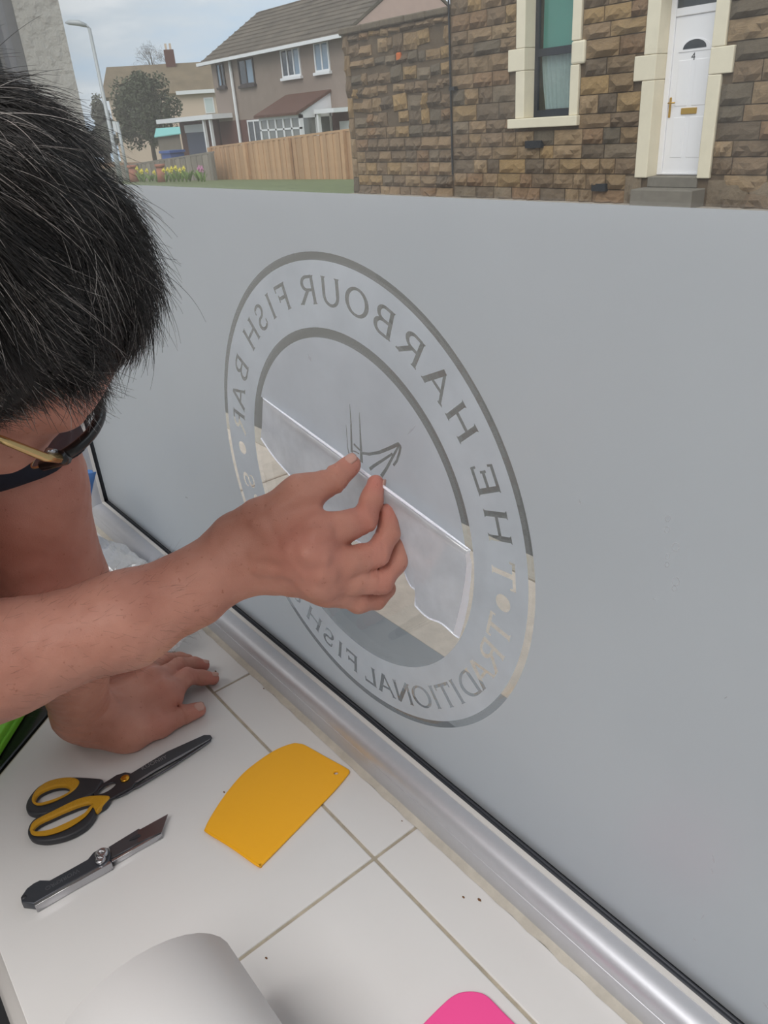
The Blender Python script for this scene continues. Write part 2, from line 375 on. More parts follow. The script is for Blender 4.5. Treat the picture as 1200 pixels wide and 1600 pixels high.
# window surround
block('window_jamb_stone', -9.22, -9.03, FY - .05, FY + .24, .47, 1.16); block('window_jamb_stone', -9.385, -9.03, FY - .055, FY + .24, 1.163, 1.475); block('window_jamb_stone', -9.22, -9.03, FY - .05, FY + .24, 1.478, 3.1)
block('window_jamb_stone', -8.10, -7.935, FY - .05, FY + .24, .47, 1.16); block('window_jamb_stone', -8.10, -7.845, FY - .055, FY + .24, 1.163, 1.475, w=.03); block('window_jamb_stone', -8.10, -7.935, FY - .05, FY + .24, 1.478, 3.1)
block('window_sill', -9.35, -7.90, FY - .10, FY + .24, .325, .468); block('window_lintel', -9.40, -7.75, FY - .05, FY + .24, 3.1, 3.42)
m_anth = mat('anthracite_frame', srgb(34, 38, 46), .45)
f = MB(); y0, y1 = FY + .20, FY + .245
for q in ((WO[0], WO[0] + .07, WO[2], WO[3]), (WO[1] - .06, WO[1], WO[2], WO[3]), (WO[0] + .07, WO[1] - .06, WO[2], WO[2] + .10), (WO[0] + .07, WO[1] - .06, 1.34, 1.45), (WO[0] + .07, WO[1] - .06, 2.30, 2.40)): f.box(q[0], q[1], y0, y1, q[2], q[3])
wf = f.build('window_frame', m_anth, house)
m_hglass = glass_mat('house_glass', (.9, .95, .93), 1.0)
for q in ((WO[2] + .10, 1.34), (1.45, 2.30), (2.40, WO[3])): MB().box(WO[0] + .07, WO[1] - .06, FY + .232, FY + .238, *q).build('pane', m_hglass, wf)
MB().box(WO[0], WO[1], FY + .85, FY + .87, WO[2], WO[3]).build('room_darkness', mat('dim_room', srgb(48, 66, 58), .9), house)
m_teal = mat('teal_blind_fabric', srgb(88, 150, 140), .8, var=.08, scale=2)
b = MB(); nn = 30
for i in range(nn):
    xa = WO[0] + .08 + (.77) * i / nn; xb = WO[0] + .08 + .77 * (i + 1) / nn; fy = lambda x: FY + .30 + .010 * math.sin(x * 9) 
    b.quad((xa, fy(xa), 1.38), (xb, fy(xb), 1.38), (xb, fy(xb), 3.05), (xa, fy(xa), 3.05))
b.build('teal_blind', m_teal, house, True)
b = MB(); nx, nz = 70, 10
def net(u, w): 
    x0 = -.86 + .10 * (1 - w) ** 1.5; x1 = -.07
    return (-8.10 + x0 + (x1 - x0) * u + .0 , FY + .30 + .022 * math.sin(u * 62 + 1.3 * math.sin(u * 9)) * (.6 + .4 * w), .58 + .77 * w)
for j in range(nz + 1):
    for i in range(nx + 1): b.v.append(net(i / nx, j / nz))
for j in range(nz):
    for i in range(nx): a = j * (nx + 1) + i; b.f.append((a, a + 1, a + nx + 2, a + nx + 1))
mn = mat('net_curtain_voile', srgb(205, 212, 214), .9, var=.1, scale=18, Alpha=.62)
b.build('net_curtain', mn, house, True)
# door surround, door, steps
for n_, q in (('door_jamb_stone', (-6.81, -6.60, -.42, .855)), ('door_jamb_stone', (-6.955, -6.60, .858, 1.172)), ('door_jamb_stone', (-6.81, -6.60, 1.175, 2.05)), ('door_jamb_stone', (-5.79, -5.60, -.42, .855)), ('door_jamb_stone', (-5.79, -5.46, .858, 1.172)), ('door_jamb_stone', (-5.79, -5.60, 1.175, 2.05)), ('door_lintel', (-7.0, -5.4, 2.05, 2.4))):
    block(n_, q[0], q[1], FY - .05 - (.004 if 'lintel' not in n_ and q[2] == .858 else 0), FY + .26, q[2], q[3])
m_upvc = mat('white_upvc', srgb(240, 238, 240), .35)
m_brass = mat('brass', srgb(196, 158, 84), .35, .8)
fr = MB(); 
for q in ((-6.60, -6.515, -.40, 2.05), (-5.86, -5.79, -.40, 2.05), (-6.515, -5.86, 1.60, 1.70), (-6.515, -5.86, 1.97, 2.05), (-6.515, -5.86, -.40, -.365)): fr.box(q[0], q[1], FY + .20, FY + .27, q[2], q[3])
dfr = fr.build('door_frame', m_upvc, house); bevel(dfr, .01, 2)
MB().box(-6.515, -5.86, FY + .225, FY + .24, 1.70, 1.97).build('transom_pane', mat('smoked_glass', srgb(62, 66, 68), .15), dfr)
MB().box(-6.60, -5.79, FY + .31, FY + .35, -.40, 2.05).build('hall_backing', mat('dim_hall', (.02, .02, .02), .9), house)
DX0, DX1, DZ0, DZ1 = -6.512, -5.863, -.363, 1.597
door = MB().box(DX0, DX1, FY + .222, FY + .262, DZ0, DZ1).build('front_door', m_upvc, house)
def dp(name, x0, x1, z0, z1, m=m_upvc, y=.216, par=door, w=.012):
    o = MB().box(x0, x1, FY + y, FY + .23, z0, z1).build(name, m, par); bevel(o, w, 2); return o
cx = (DX0 + DX1) / 2
for x0, x1 in ((DX0 + .10, cx - .035), (cx + .035, DX1 - .08)):
    dp('door_panel', x0, x1, .50, 1.07); dp('door_panel', x0, x1, -.17, .36)
def arc_plate(name, r, y0, y1, m, zc=1.20):
    n = 20; pts = [(cx + r * math.cos(math.pi * i / n), zc + r * .62 * math.sin(math.pi * i / n)) for i in range(n + 1)]; k = n + 1
    v = [(p[0], FY + y0, p[1]) for p in pts] + [(p[0], FY + y1, p[1]) for p in pts]
    b = MB(); b.v = v; b.f = [tuple(range(k)), tuple(range(2 * k - 1, k - 1, -1))] + [((i + 1) % k, i, k + i, k + (i + 1) % k) for i in range(k)]
    return b.build(name, m, door)
arc_plate('fanlight_surround', .24, .212, .224, m_upvc, 1.17); arc_plate('fanlight', .175, .208, .213, mat('fanlight_dark', srgb(54, 56, 60), .15), 1.20)
dp('letterbox', cx - .11, cx + .13, .395, .475, m_brass, .205, door, .006)
hd = dp('door_handle_plate', DX0 + .012, DX0 + .045, .36, .62, m_brass, .21, door, .006)
MB().tube([(DX0 + .028, FY + .212, .55), (DX0 + .028, FY + .165, .55), (DX0 + .13, FY + .165, .55)], .011, 8).build('lever', m_brass, hd, True)
text_mesh('house_number', '4', .13, frame_mtx((cx - .01, FY + .2205, 1.10), (1, 0, 0), (0, 0, 1)), mat('black_number', (.01, .01, .01), .4), house)
m_step = mat('grey_step_stone', srgb(122, 116, 106), .9, var=.15, scale=6, bump=.3)
block('upper_step', -6.60, -5.79, FY - .02, FY + .28, -.55, -.405, m_step); block('lower_step', -6.66, -5.66, FY - .34, FY + .05, -.80, -.552, m_step)
MB().tube([(-10.765, FY - .045, -.4), (-10.77, FY - .045, 2.9), (-10.76, FY - .045, 5.3)], .016, 6).build('black_cable', m_black, house)
MB().box(-10.74, -10.60, FY - .12, FY, .98, 1.04).build('cable_box', m_black, house)
for q in ((-8.95, .02, .34), (-7.55, -.62, .26)):
    MB().box(q[0], q[0] + q[2], FY - .095, FY, q[1], q[1] + .11).build('air_brick', mat('dark_vent', srgb(42, 42, 44), .8), house)

# rubble yard wall joined to the house
yard = empty('rubble_yard_wall', (-12.4, FY, -.8), 'tall rubble stone yard wall with dark coping left of the stone house', 'wall')
MB().box(-13.9, HX0 - .004, FY, FY + .4, -.95, 2.15).build('wall_core', m_mortar, yard)
ry = random.Random(5); z = -.86
while z < 2.08:
    low = z < .45; h = ry.uniform(.19, .25) if low else ry.uniform(.20, .31); h = min(h, 2.15 - z)
    x = -13.72
    while x < HX0 - .06:
        w = ry.uniform(.28, .50) if low else ry.uniform(.16, .46)
        if HX0 - x - w < .12: w = HX0 - .01 - x
        hh = h * (1 if low else ry.uniform(.62, 1.05))
        if low or ry.random() < .9: lay(yard, rubble, x + .008, z + .008 + (h - hh) * ry.random(), w - .016, hh - .016, ry.uniform(.035, .075), 0 if low else ry.uniform(-.09, .09), ry, .16 if z > 1.1 else .04)
        x += w
    z += h
z = -.86
for i in range(8):
    h = .38; lay(yard, rubble, -13.9, z + .005, .17, h - .01, .05, 0, ry, .05); z += h
x = -13.96
while x < HX0 - .05:
    w = min(ry.uniform(.5, .8), HX0 - x)
    o = MB().box(x + .005, x + w - .005, FY - .09, FY + .45, 2.15, 2.255 + ry.uniform(-.01, .015)).build('coping_stone', m_dark_stone, yard); bevel(o, .02, 1); x += w
o = MB().box(-12.22, -12.10, FY - .07, FY, 1.56, 1.70).build('orange_brick', mat('orange_brick', srgb(190, 100, 50), .9, var=.2), yard); bevel(o, .02, 1)

# ------------------------------------------------------------------ semi-detached house beyond the yard wall
SY = 24.0
semi = empty('semi_detached_house', (-38, SY + 3, -2.1), 'brown pebble dashed semi detached house with white conservatory porch behind the board fence', 'house')
m_dash = mat('pebble_dash', srgb(142, 127, 117), .95, var=.10, scale=2.5, bump=.4, bscale=40)
m_pink = mat('pink_render_gable', srgb(196, 168, 158), .95, var=.06, scale=3)
m_rbrick = mat('dark_red_brick', srgb(98, 66, 60), .95, var=.2, scale=12)
m_rtile = mat('mossy_concrete_tiles', srgb(100, 91, 80), .95, var=.38, scale=1.0, bump=.6, bscale=9)
m_wht = mat('white_painted_timber', srgb(226, 226, 228), .5)
m_skyglass = mat('reflecting_window_glass', srgb(120, 140, 158), .04, .0, spec=1.0)
m_darkglass = mat('dark_window_glass', srgb(40, 44, 50), .05, spec=1.0)
SX0, SX1 = -44.6, -31.6
MB().box(SX0, SX1, SY, SY + 8, 1.02, 4.12).build('upper_wall', m_dash, semi)
MB().box(SX0, SX1, SY, SY + 8, -2.4, 1.02).build('brick_lower_wall', m_rbrick, semi)
g = MB(); g.v = [(SX1 + .004, SY, -2.0), (SX1 + .004, SY + 8, -2.0), (SX1 + .004, SY + 8, 4.1), (SX1 + .004, SY + 4, 6.45), (SX1 + .004, SY, 4.1), (SX1 + .16, SY, -2.0), (SX1 + .16, SY + 8, -2.0), (SX1 + .16, SY + 8, 4.1), (SX1 + .16, SY + 4, 6.45), (SX1 + .16, SY, 4.1)]
g.f = [(4, 3, 2, 1, 0), (5, 6, 7, 8, 9), (0, 1, 6, 5), (1, 2, 7, 6), (2, 3, 8, 7), (3, 4, 9, 8), (4, 0, 5, 9)]; g.build('pink_gable_wall', m_pink, semi)
def slope(b, x0, x1, ya, za, yb, zb, th=.14):
    n = len(b.v); b.v += [(x0, ya, za), (x1, ya, za), (x1, yb, zb), (x0, yb, zb), (x0, ya, za - th), (x1, ya, za - th), (x1, yb, zb - th), (x0, yb, zb - th)]
    b.f += [tuple(n + i for i in q) for q in ((0, 1, 2, 3), (7, 6, 5, 4), (0, 4, 5, 1), (1, 5, 6, 2), (2, 6, 7, 3), (3, 7, 4, 0))]; return b
rf = slope(slope(MB(), SX0 - .65, SX1 + .2, SY - .45, 4.02, SY + 4, 6.62), SX0 - .65, SX1 + .2, SY + 4, 6.62, SY + 8.45, 4.02).build('roof', m_rtile, semi)
for i in range(11):       # tile courses as stepped edges
    u = (i + .5) / 11; y = SY - .45 + 4.45 * u; zz = 4.03 + 2.6 * u
    MB().box(SX0 - .64, SX1 + .19, y, y + .06, zz, zz + .045).build('tile_course', m_rtile, rf)
MB().box(SX0 - .7, SX1 + .2, SY - .56, SY - .44, 3.90, 4.05).build('gutter', m_wht, semi)
ch = MB().box(-36.6, -35.6, SY + 3.5, SY + 4.5, 5.9, 7.6).build('chimney', m_rbrick, semi)
MB().box(-36.7, -35.5, SY + 3.4, SY + 4.6, 6.15, 6.45).build('lead_flashing', m_wht, ch)
MB().tube([(-42.2, SY - .12, 3.9), (-42.2, SY - .12, -1.9)], .09, 8).build('downpipe', m_wht, semi)
def hwin(x0, x1, z0, z1, n, fm=m_wht, gm=m_skyglass, y=SY, sillm=m_wht, dark=()):
    f = MB(); t = .09
    f.box(x0, x1, y - .06, y + .02, z1 - t, z1).box(x0, x1, y - .06, y + .02, z0, z0 + t)
    for i in range(n + 1):
        xx = x0 + (x1 - x0 - t) * i / n; f.box(xx, xx + t, y - .06, y + .02, z0 + t, z1 - t)
    fo = f.build('window', fm, semi)
    for i in range(n):
        xa = x0 + (x1 - x0 - t) * i / n + t; xb = x0 + (x1 - x0 - t) * (i + 1) / n
        MB().box(xa, xb, y - .025, y - .015, z0 + t, z1 - t).build('pane', m_darkglass if i in dark else gm, fo)
    if sillm: MB().box(x0 - .08, x1 + .08, y - .16, y, z0 - .12, z0).build('sill', sillm, fo)
m_brown = mat('dark_brown_frame', srgb(62, 52, 50), .6)
hwin(-37.15, -35.45, 2.72, 3.98, 3, dark=(0, 1))
hwin(-34.2, -33.0, 2.74, 3.98, 2)
hwin(-41.5, -39.9, 2.66, 3.90, 2, m_brown, dark=(0,), sillm=m_brown)
hwin(-43.95, -43.1, 2.74, 3.93, 2, m_brown, dark=(1,), sillm=m_brown)
hwin(-41.3, -39.9, -.4, .98, 2, dark=(0, 1))
# conservatory porch
PX0, PX1, PY = -36.9, -33.2, SY - 1.9
po = empty('porch', (0, 0, 0)); po.parent = semi; po.location = -Vector(semi.location)
slope(MB(), PX0 - .15, PX1 + .1, PY - .2, 1.12, SY - .02, 1.98, .12).build('porch_roof', mat('brown_roof_tiles', srgb(92, 62, 50), .9, var=.25, scale=6), po)
f = MB().box(PX0, PX1, PY, PY + .1, .88, 1.08)
for i in range(6): x = PX0 + (PX1 - PX0 - .12) * i / 5; f.box(x, x + .12, PY, PY + .1, -.9, .88)
f.box(PX0, PX1, PY, PY + .1, .40, .48)
for y in (PY + .1, PY + .9, SY - .15): f.box(PX1 - .1, PX1, y, y + .1, -.9, 1.0)
f.box(PX0, PX1, PY + .01, PY + .09, -1.9, -.9)
f.build('porch_frame', m_wht, po)
g = MB(); g.v = [(PX1, PY, .85), (PX1, SY, .85), (PX1, SY, 1.86), (PX1, PY, 1.02), (PX1 - .1, PY, .85), (PX1 - .1, SY, .85), (PX1 - .1, SY, 1.86), (PX1 - .1, PY, 1.02)]
g.f = [(0, 1, 2, 3), (7, 6, 5, 4), (0, 4, 5, 1), (1, 5, 6, 2), (2, 6, 7, 3), (3, 7, 4, 0)]; g.build('porch_gable_panel', m_wht, po)
MB().box(PX0 + .1, PX1 - .1, PY + .04, PY + .06, -.9, .88).build('porch_pane', mat('porch_glass', srgb(110, 112, 108), .06, spec=1.0), po)
MB().box(PX1 - .06, PX1 - .04, PY + .1, SY, -.9, .85).build('porch_pane', MATS['porch_glass'], po)
MB().box(-33.0, -31.4, SY - 1.2, SY - .01, .98, 1.16).box(-32.9, -32.75, SY - 1.15, SY - 1.0, -1.9, .98).build('side_canopy', m_wht, semi)
MB().box(-32.6, -31.7, SY - .05, SY + .03, -1.0, .6).build('door_panel_white', m_wht, semi)
# flat canopy and garage on the left
MB().box(-50.4, -42.9, SY - 1.3, SY + .5, 1.18, 1.42).build('flat_canopy', m_wht, semi)
MB().box(-44.4, -44.25, SY - 1.2, SY - 1.05, -1.9, 1.18).box(-43.6, -43.45, SY - 1.2, SY - 1.05, -1.9, 1.18).build('canopy_post', m_wht, semi)
MB().box(-50.3, -45.2, SY + .2, SY + 5, -2.4, 1.18).build('garage_wall', m_rbrick, semi)
MB().box(-49.3, -46.9, SY + .08, SY + .19, -2.2, .55).build('garage_door', mat('slate_blue_door', srgb(84, 90, 112), .5), semi)
MB().box(-49.4, -46.8, SY + .06, SY + .19, .56, 1.0).build('garage_lintel', m_wht, semi)
bn = empty('wheelie_bin', (-48.0, SY - 1.7, terr(-48, SY - 1.7)), 'blue wheelie bin in front of the grey garage door', 'bin')
mbl = mat('blue_plastic', srgb(62, 92, 160), .4)
zb = terr(-48, SY - 1.7)
MB().box(-48.5, -47.2, SY - 2.2, SY - 1.3, zb, zb + 1.35).build('bin_body', mbl, bn); MB().box(-48.6, -47.1, SY - 2.3, SY - 1.25, zb + 1.36, zb + 1.5).build('bin_lid', mbl, bn)

# ------------------------------------------------------------------ fences
m_pine = mat('new_pine_boards', srgb(186, 150, 116), .85, var=.12, scale=4, rand=.16)
m_gwood = mat('weathered_grey_boards', srgb(140, 132, 122), .9, var=.15, scale=5, rand=.15)
def fence(name, label, xa, ya, za, xb, yb, zb, n, m, posts, hgt=None):
    e = empty(name, ((xa + xb) / 2, (ya + yb) / 2, terr((xa + xb) / 2, ya)), label, 'fence'); d = Vector((xb - xa, yb - ya, 0)); L = d.length; d.normalize(); ang = math.atan2(d.y, d.x); base = None
    w = L / n
    rr = random.Random(n)
    for i in range(n):
        u = (i + .5) / n; x = xa + (xb - xa) * u; y = ya + (yb - ya) * u; zt = za + (zb - za) * u + rr.uniform(-.02, .02); z0 = terr(x, y) - .05
        me = mesh('board', *(lambda b: (b.v, b.f))(MB().box(-w * .54, w * .54, -.012 - .022 * (i % 2), .012 - .022 * (i % 2), 0, zt - z0)))
        o = link('board', me, m, e); o.location = Vector((x, y, z0)) - Vector(e.location); o.rotation_euler = (0, 0, ang)
    for u in posts:
        x = xa + (xb - xa) * u; y = ya + (yb - ya) * u; zt = za + (zb - za) * u + .03; z0 = terr(x, y) - .1
        o = MB().box(x - .09, x + .09, y - .16, y - .04, z0, zt).build('fence_post', m, e)
    MB().tube([(xa, ya - .0, za + .03), (xb, yb - .0, zb + .03)], .05, 4).build('cap_rail', m, e)
    return e
fence('board_fence', 'new pine close board fence between yard wall and houses', -32.7, 17, -.07, -22.4, 17, .31, 52, m_pine, (.0, .30, .62, .955))
fence('grey_fence', 'low weathered grey board fence behind the flower bed', -43.0, 16.2, -.84, -31.0, 16.2, -.22, 44, m_gwood, (.0, .33, .66, .99))

# ------------------------------------------------------------------ street furniture, second house, trees
m_galv = mat('galvanised_steel', srgb(178, 182, 184), .5, .3)
lx, ly = -36.05, 14.0; lz = terr(lx, ly)
lp = empty('street_lamp', (lx, ly, lz), 'tall grey street lamp column with curved head against the sky', 'street lamp')
MB().tube([(lx, ly, lz), (lx, ly, lz + 1.3), (lx, ly, lz + 1.35), (lx, ly, 4.72)], [.11, .11, .085, .07], 10).build('column', m_galv, lp, True)
hd_ = np.array([-.63, -.77, 0.])
MB().tube([(lx, ly, 4.70), (lx + hd_[0] * .1, ly + hd_[1] * .1, 4.83), (lx + hd_[0] * .25, ly + hd_[1] * .25, 4.88)], .05, 8).build('bracket', m_galv, lp, True)
MB().tube([(lx + hd_[0] * .1, ly + hd_[1] * .1, 4.82), (lx + hd_[0] * .4, ly + hd_[1] * .4, 4.93), (lx + hd_[0] * .8, ly + hd_[1] * .8, 4.98), (lx + hd_[0] * .95, ly + hd_[1] * .95, 4.97)], [.07, .11, .09, .03], 8).build('lantern', m_galv, lp, True)
sx, sy = -35.1, 14.0; sz = terr(sx, sy)
sp = empty('sign_post', (sx, sy, sz), 'short grey post with small white plate beside the street lamp', 'sign')
MB().tube([(sx, sy, sz), (sx, sy, 1.22)], .07, 8).build('post', m_galv, sp, True)
MB().box(sx - .42, sx - .08, sy - .06, sy - .02, .80, 1.25).build('plate', m_wht, sp)

def local(px, py, t):
    P = dep(px, py, t); d = ray(px, py); fw = Vector((d[0], d[1], 0)).normalized(); return Vector(P), Vector((fw.y, -fw.x, 0)), fw
P, rx, fw = local(250, 165, 80)
gz = terr(P.x, min(P.y, 40)) - .2
h2 = empty('distant_house', (P.x, P.y, gz), 'pale rendered house with brown tiled roof behind the round evergreen', 'house')
h2.rotation_euler = (0, 0, math.atan2(rx.y, rx.x)); h2.scale = (80 / 70,) * 3
m_peach = mat('peach_render', srgb(206, 186, 168), .9, var=.04)
zz = (P.z - gz) * 70 / 80
MB().box(-4.4, 5.2, 0, 7, 0, zz + .9).build('walls', m_peach, h2, local=True)
b = MB(); b.v = [(-5.0, -.4, zz + .9), (5.6, -.4, zz + .9), (5.6, 3.5, zz + 3.5), (-4.2, 3.5, zz + 3.5), (5.6, 7.4, zz + .9), (-5.0, 7.4, zz + .9)]; b.f = [(0, 1, 2, 3), (3, 2, 4, 5), (0, 3, 5), (1, 4, 2), (0, 5, 4, 1)]
b.build('roof', mat('brown_roof', srgb(122, 108, 88), .95, var=.25, scale=.8), h2, local=True)
MB().box(1.6, 5.5, -.5, -.38, zz + .75, zz + 1.05).build('gutter', m_wht, h2, local=True)
c_ = MB().box(1.2, 2.1, 3.0, 4.0, zz + 3.2, zz + 4.6).build('chimney', m_rbrick, h2, local=True); MB().box(1.35, 1.55, 3.2, 3.4, zz + 4.6, zz + 5.1).box(1.75, 1.95, 3.2, 3.4, zz + 4.6, zz + 5.1).build('chimney_pots', m_peach, c_, local=True)
o = MB().box(4.0, 4.9, -.06, -.005, zz - .9, zz + .4).build('window', m_wht, h2, local=True); MB().box(4.1, 4.8, -.07, -.062, zz - .8, zz + .3).build('pane', mat('pale_blind_glass', srgb(200, 210, 210), .2), o, local=True)
P, rx, fw = local(262, 212, 52)
gz = terr(P.x, min(P.y, 40))
sh = empty('garden_shed', (P.x, P.y, gz), 'small shed with pale teal roof beside the blue bin', 'shed'); sh.rotation_euler = (0, 0, math.atan2(rx.y, rx.x)); zz = P.z - gz
MB().box(-.7, .8, 0, 1.4, 0, zz + .05).build('shed_wall', m_gwood, sh, local=True)
b = MB(); b.v = [(-.9, -.2, zz), (.95, -.2, zz + .1), (.95, 1.5, zz + .5), (-.7, 1.5, zz + .5), (-.9, -.2, zz - .06), (.95, -.2, zz + .04), (.95, 1.5, zz + .44), (-.7, 1.5, zz + .44)]
b.f = [(0, 1, 2, 3), (7, 6, 5, 4), (0, 4, 5, 1), (1, 5, 6, 2), (2, 6, 7, 3), (3, 7, 4, 0)]; b.build('shed_roof', mat('pale_teal_felt', srgb(132, 196, 190), .7), sh, local=True)

def tree(name, label, px, py, t, rw, rh, n, col, lsz, bare=False, seed=1):
    P, rx, fw = local(px, py, t); r = random.Random(seed); gz = terr(P.x, min(P.y, 40)) - .1
    e = empty(name, (P.x, P.y, gz), label, 'tree'); c = Vector((0, 0, P.z - gz)); tr = MB()
    tr.tube([(0, 0, 0), (.05, 0, c.z * .5), (0, .05, c.z + rh * (.3 if not bare else .1))], [.22, .17, .08], 8)
    m_bk = mat('bark', srgb(88, 78, 68), .95, var=.2)
    clumps = []
    for i in range(26):
        a = r.uniform(0, 6.283); q = r.uniform(-.95, 1); s = math.sqrt(1 - q * q) * r.uniform(.55, .86); clumps.append((Vector((s * math.cos(a) * rw, s * math.sin(a) * rw * .9, q * rh * .84)), r.uniform(.22, .42)))
    for (k, cr) in clumps[:16]:
        tr.tube([tuple(c * .75), tuple(c + k * .5 + Vector((0, 0, -.1))), tuple(c + k * (1.15 if bare else .95))], [.08, .045, .012 if not bare else .02], 5)
    tr.build('trunk', m_bk, e, True, local=True)
    b = MB()
    for i in range(n):
        k, cr = clumps[i % 26]; v = Vector((r.gauss(0, 1), r.gauss(0, 1), r.gauss(0, 1))); v.normalize(); p = c + k + v * (cr * rw * r.uniform(.45, 1.0)) 
        d = Vector((r.gauss(0, 1), r.gauss(0, 1), r.gauss(0, .8))).normalized(); u = d.orthogonal().normalized(); s = lsz * r.uniform(.6, 1.3)
        if bare:
            b.quad(p, p + d * s * 3 + u * .02, p + d * s * 3.1, p + u * .03)
        else: b.quad(p - d * s, p + u * s * .5, p + d * s, p - u * s * .5)
    tag(b.build('foliage', mat(name + '_leaves', col, .8, var=.45, scale=.9), e, local=True), kind='stuff')
    if not bare:   # dense inner mass, leaf colour darkened as the shade inside the crown
        b = MB()
        for k, cr in clumps:
            m0 = c + k * .72
            for j in range(60):
                v = Vector((r.gauss(0, 1), r.gauss(0, 1), r.gauss(0, 1))).normalized() * cr * rw * .9; w_ = v.orthogonal().normalized() * lsz * 1.6
                b.quad(m0 + v - w_, m0 + v * .9 + v.cross(w_).normalized() * lsz, m0 + v + w_, m0 + v * 1.05 - v.cross(w_).normalized() * lsz)
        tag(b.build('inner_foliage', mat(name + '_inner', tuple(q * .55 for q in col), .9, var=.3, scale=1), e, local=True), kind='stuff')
tree('evergreen_tree', 'round dark evergreen tree in front of the pale house', 228, 174, 61, 3.1, 2.55, 9000, srgb(76, 84, 62), .13, seed=2)
tree('bare_tree', 'bare leafless treetop showing above the pale house roof', 240, 104, 108, 2.8, 2.4, 1500, srgb(112, 104, 100), .16, True, 3)
tree('grey_shrub_tree', 'thin grey green tree left of the round evergreen', 158, 188, 66, 1.2, 2.2, 1200, srgb(120, 122, 110), .10, seed=4)
P, rx, fw = local(165, 235, 60)
tree('low_hedge_tree', 'low dark bush by the lamp column foot', 160, 224, 52, 1.3, .75, 1500, srgb(86, 88, 74), .12, seed=6)
# garden wall and flower bed
e = empty('brick_garden_wall', (-50, 19, terr(-50, 19)), 'low brown garden wall behind the street lamp', 'wall')
zt = at(240, 222, 1, 19)[2]; b_ = MB().box(-60, -36.0, 19, 19.25, -2.3, -.75).build('wall_face', mat('brown_garden_brick', srgb(150, 120, 96), .95, var=.15, scale=2), e)
r = random.Random(8)
m_leaf = mat('daffodil_leaves', srgb(120, 146, 72), .7, var=.3)
def leaf_tuft(x, y, z0, n, h, e):
    gb = MB()
    for k in range(n):
        a = r.uniform(0, 6.283); l = h * r.uniform(.7, 1.1); dx, dy = math.cos(a), math.sin(a)
        gb.quad((x - .03 * dy, y + .03 * dx, z0), (x + .03 * dy, y - .03 * dx, z0), (x + dx * l * .3 + .02 * dy, y + dy * l * .3 - .02 * dx, z0 + l * .7), (x + dx * l * .55, y + dy * l * .55, z0 + l))
    gb.build('leaves', m_leaf, e)
def flower(x, y, col, mname, label, cat_group, s=.085):
    z0 = terr(x, y); e = empty('garden_flower', (x, y, z0), label, 'flower', cat_group); h = r.uniform(.36, .52)
    MB().tube([(x, y, z0), (x + .02, y, z0 + h)], .012, 4).build('stem', m_leaf, e); leaf_tuft(x, y, z0, 9, h * .8, e)
    b = MB(); c = Vector((x + .02, y - .02, z0 + h))
    for k in range(6):
        a = k * math.pi / 3; b.quad(c, c + Vector((math.cos(a - .4), -.2, math.sin(a - .4))) * s, c + Vector((math.cos(a), -.1, math.sin(a))) * s * 1.5, c + Vector((math.cos(a + .4), -.2, math.sin(a + .4))) * s)
    b.build('petals', mat(mname, col, .6), e); MB().tube([tuple(c), tuple(c + Vector((0, -.09, 0)))], [.03, .05], 8).build('trumpet', mat(mname + '_core', tuple(q * .9 for q in col), .6), e)
for i in range(9): flower(-33.3 + i * .28 + r.uniform(-.1, .1) + (1.2 if i > 5 else 0), 13.7 + r.uniform(-.1, .2), srgb(236, 220, 90), 'yellow_petals', 'yellow daffodil in the flower bed by the grey fence', 'daffodils in the flower bed')
for i in range(5): flower(-30.3 + i * .36, 13.75, srgb(240, 226, 130), 'yellow_petals', 'yellow daffodil in the flower bed by the grey fence', 'daffodils in the flower bed')
for i in range(2): flower(-27.9 + i * .22, 13.9, srgb(206, 140, 178), 'pink_petals', 'pink flower at the right end of the flower bed', 'pink flowers in the flower bed', .1)
for px, lab in ((208, 'terracotta chimney pot planter on the left of the flower bed'), (252, 'terracotta chimney pot planter in the middle of the flower bed')):
    p = at(px, 272, 1, 13.9); z0 = terr(p[0], 13.9); e = empty('terracotta_pot', (p[0], 13.9, z0), lab, 'plant pot'); m_t = mat('terracotta', srgb(168, 112, 92), .9, var=.1)
    MB().tube([(p[0], 13.9, z0), (p[0], 13.9, z0 + .55)], [.20, .16], 12).build('pot_body', m_t, e, True); MB().tube([(p[0], 13.9, z0 + .55), (p[0], 13.9, z0 + .66)], [.20, .21], 12).build('pot_rim', m_t, e, True)

for i in range(7):
    x = -33.4 + i * .72; y = 14.35; e = empty('leafy_clump', (x, y, terr(x, y)), 'low green leafy clump in the bed along the grey fence', 'plant', 'leafy clumps in the flower bed'); leaf_tuft(x, y, terr(x, y), 40, .42 if i > 3 else .3, e)

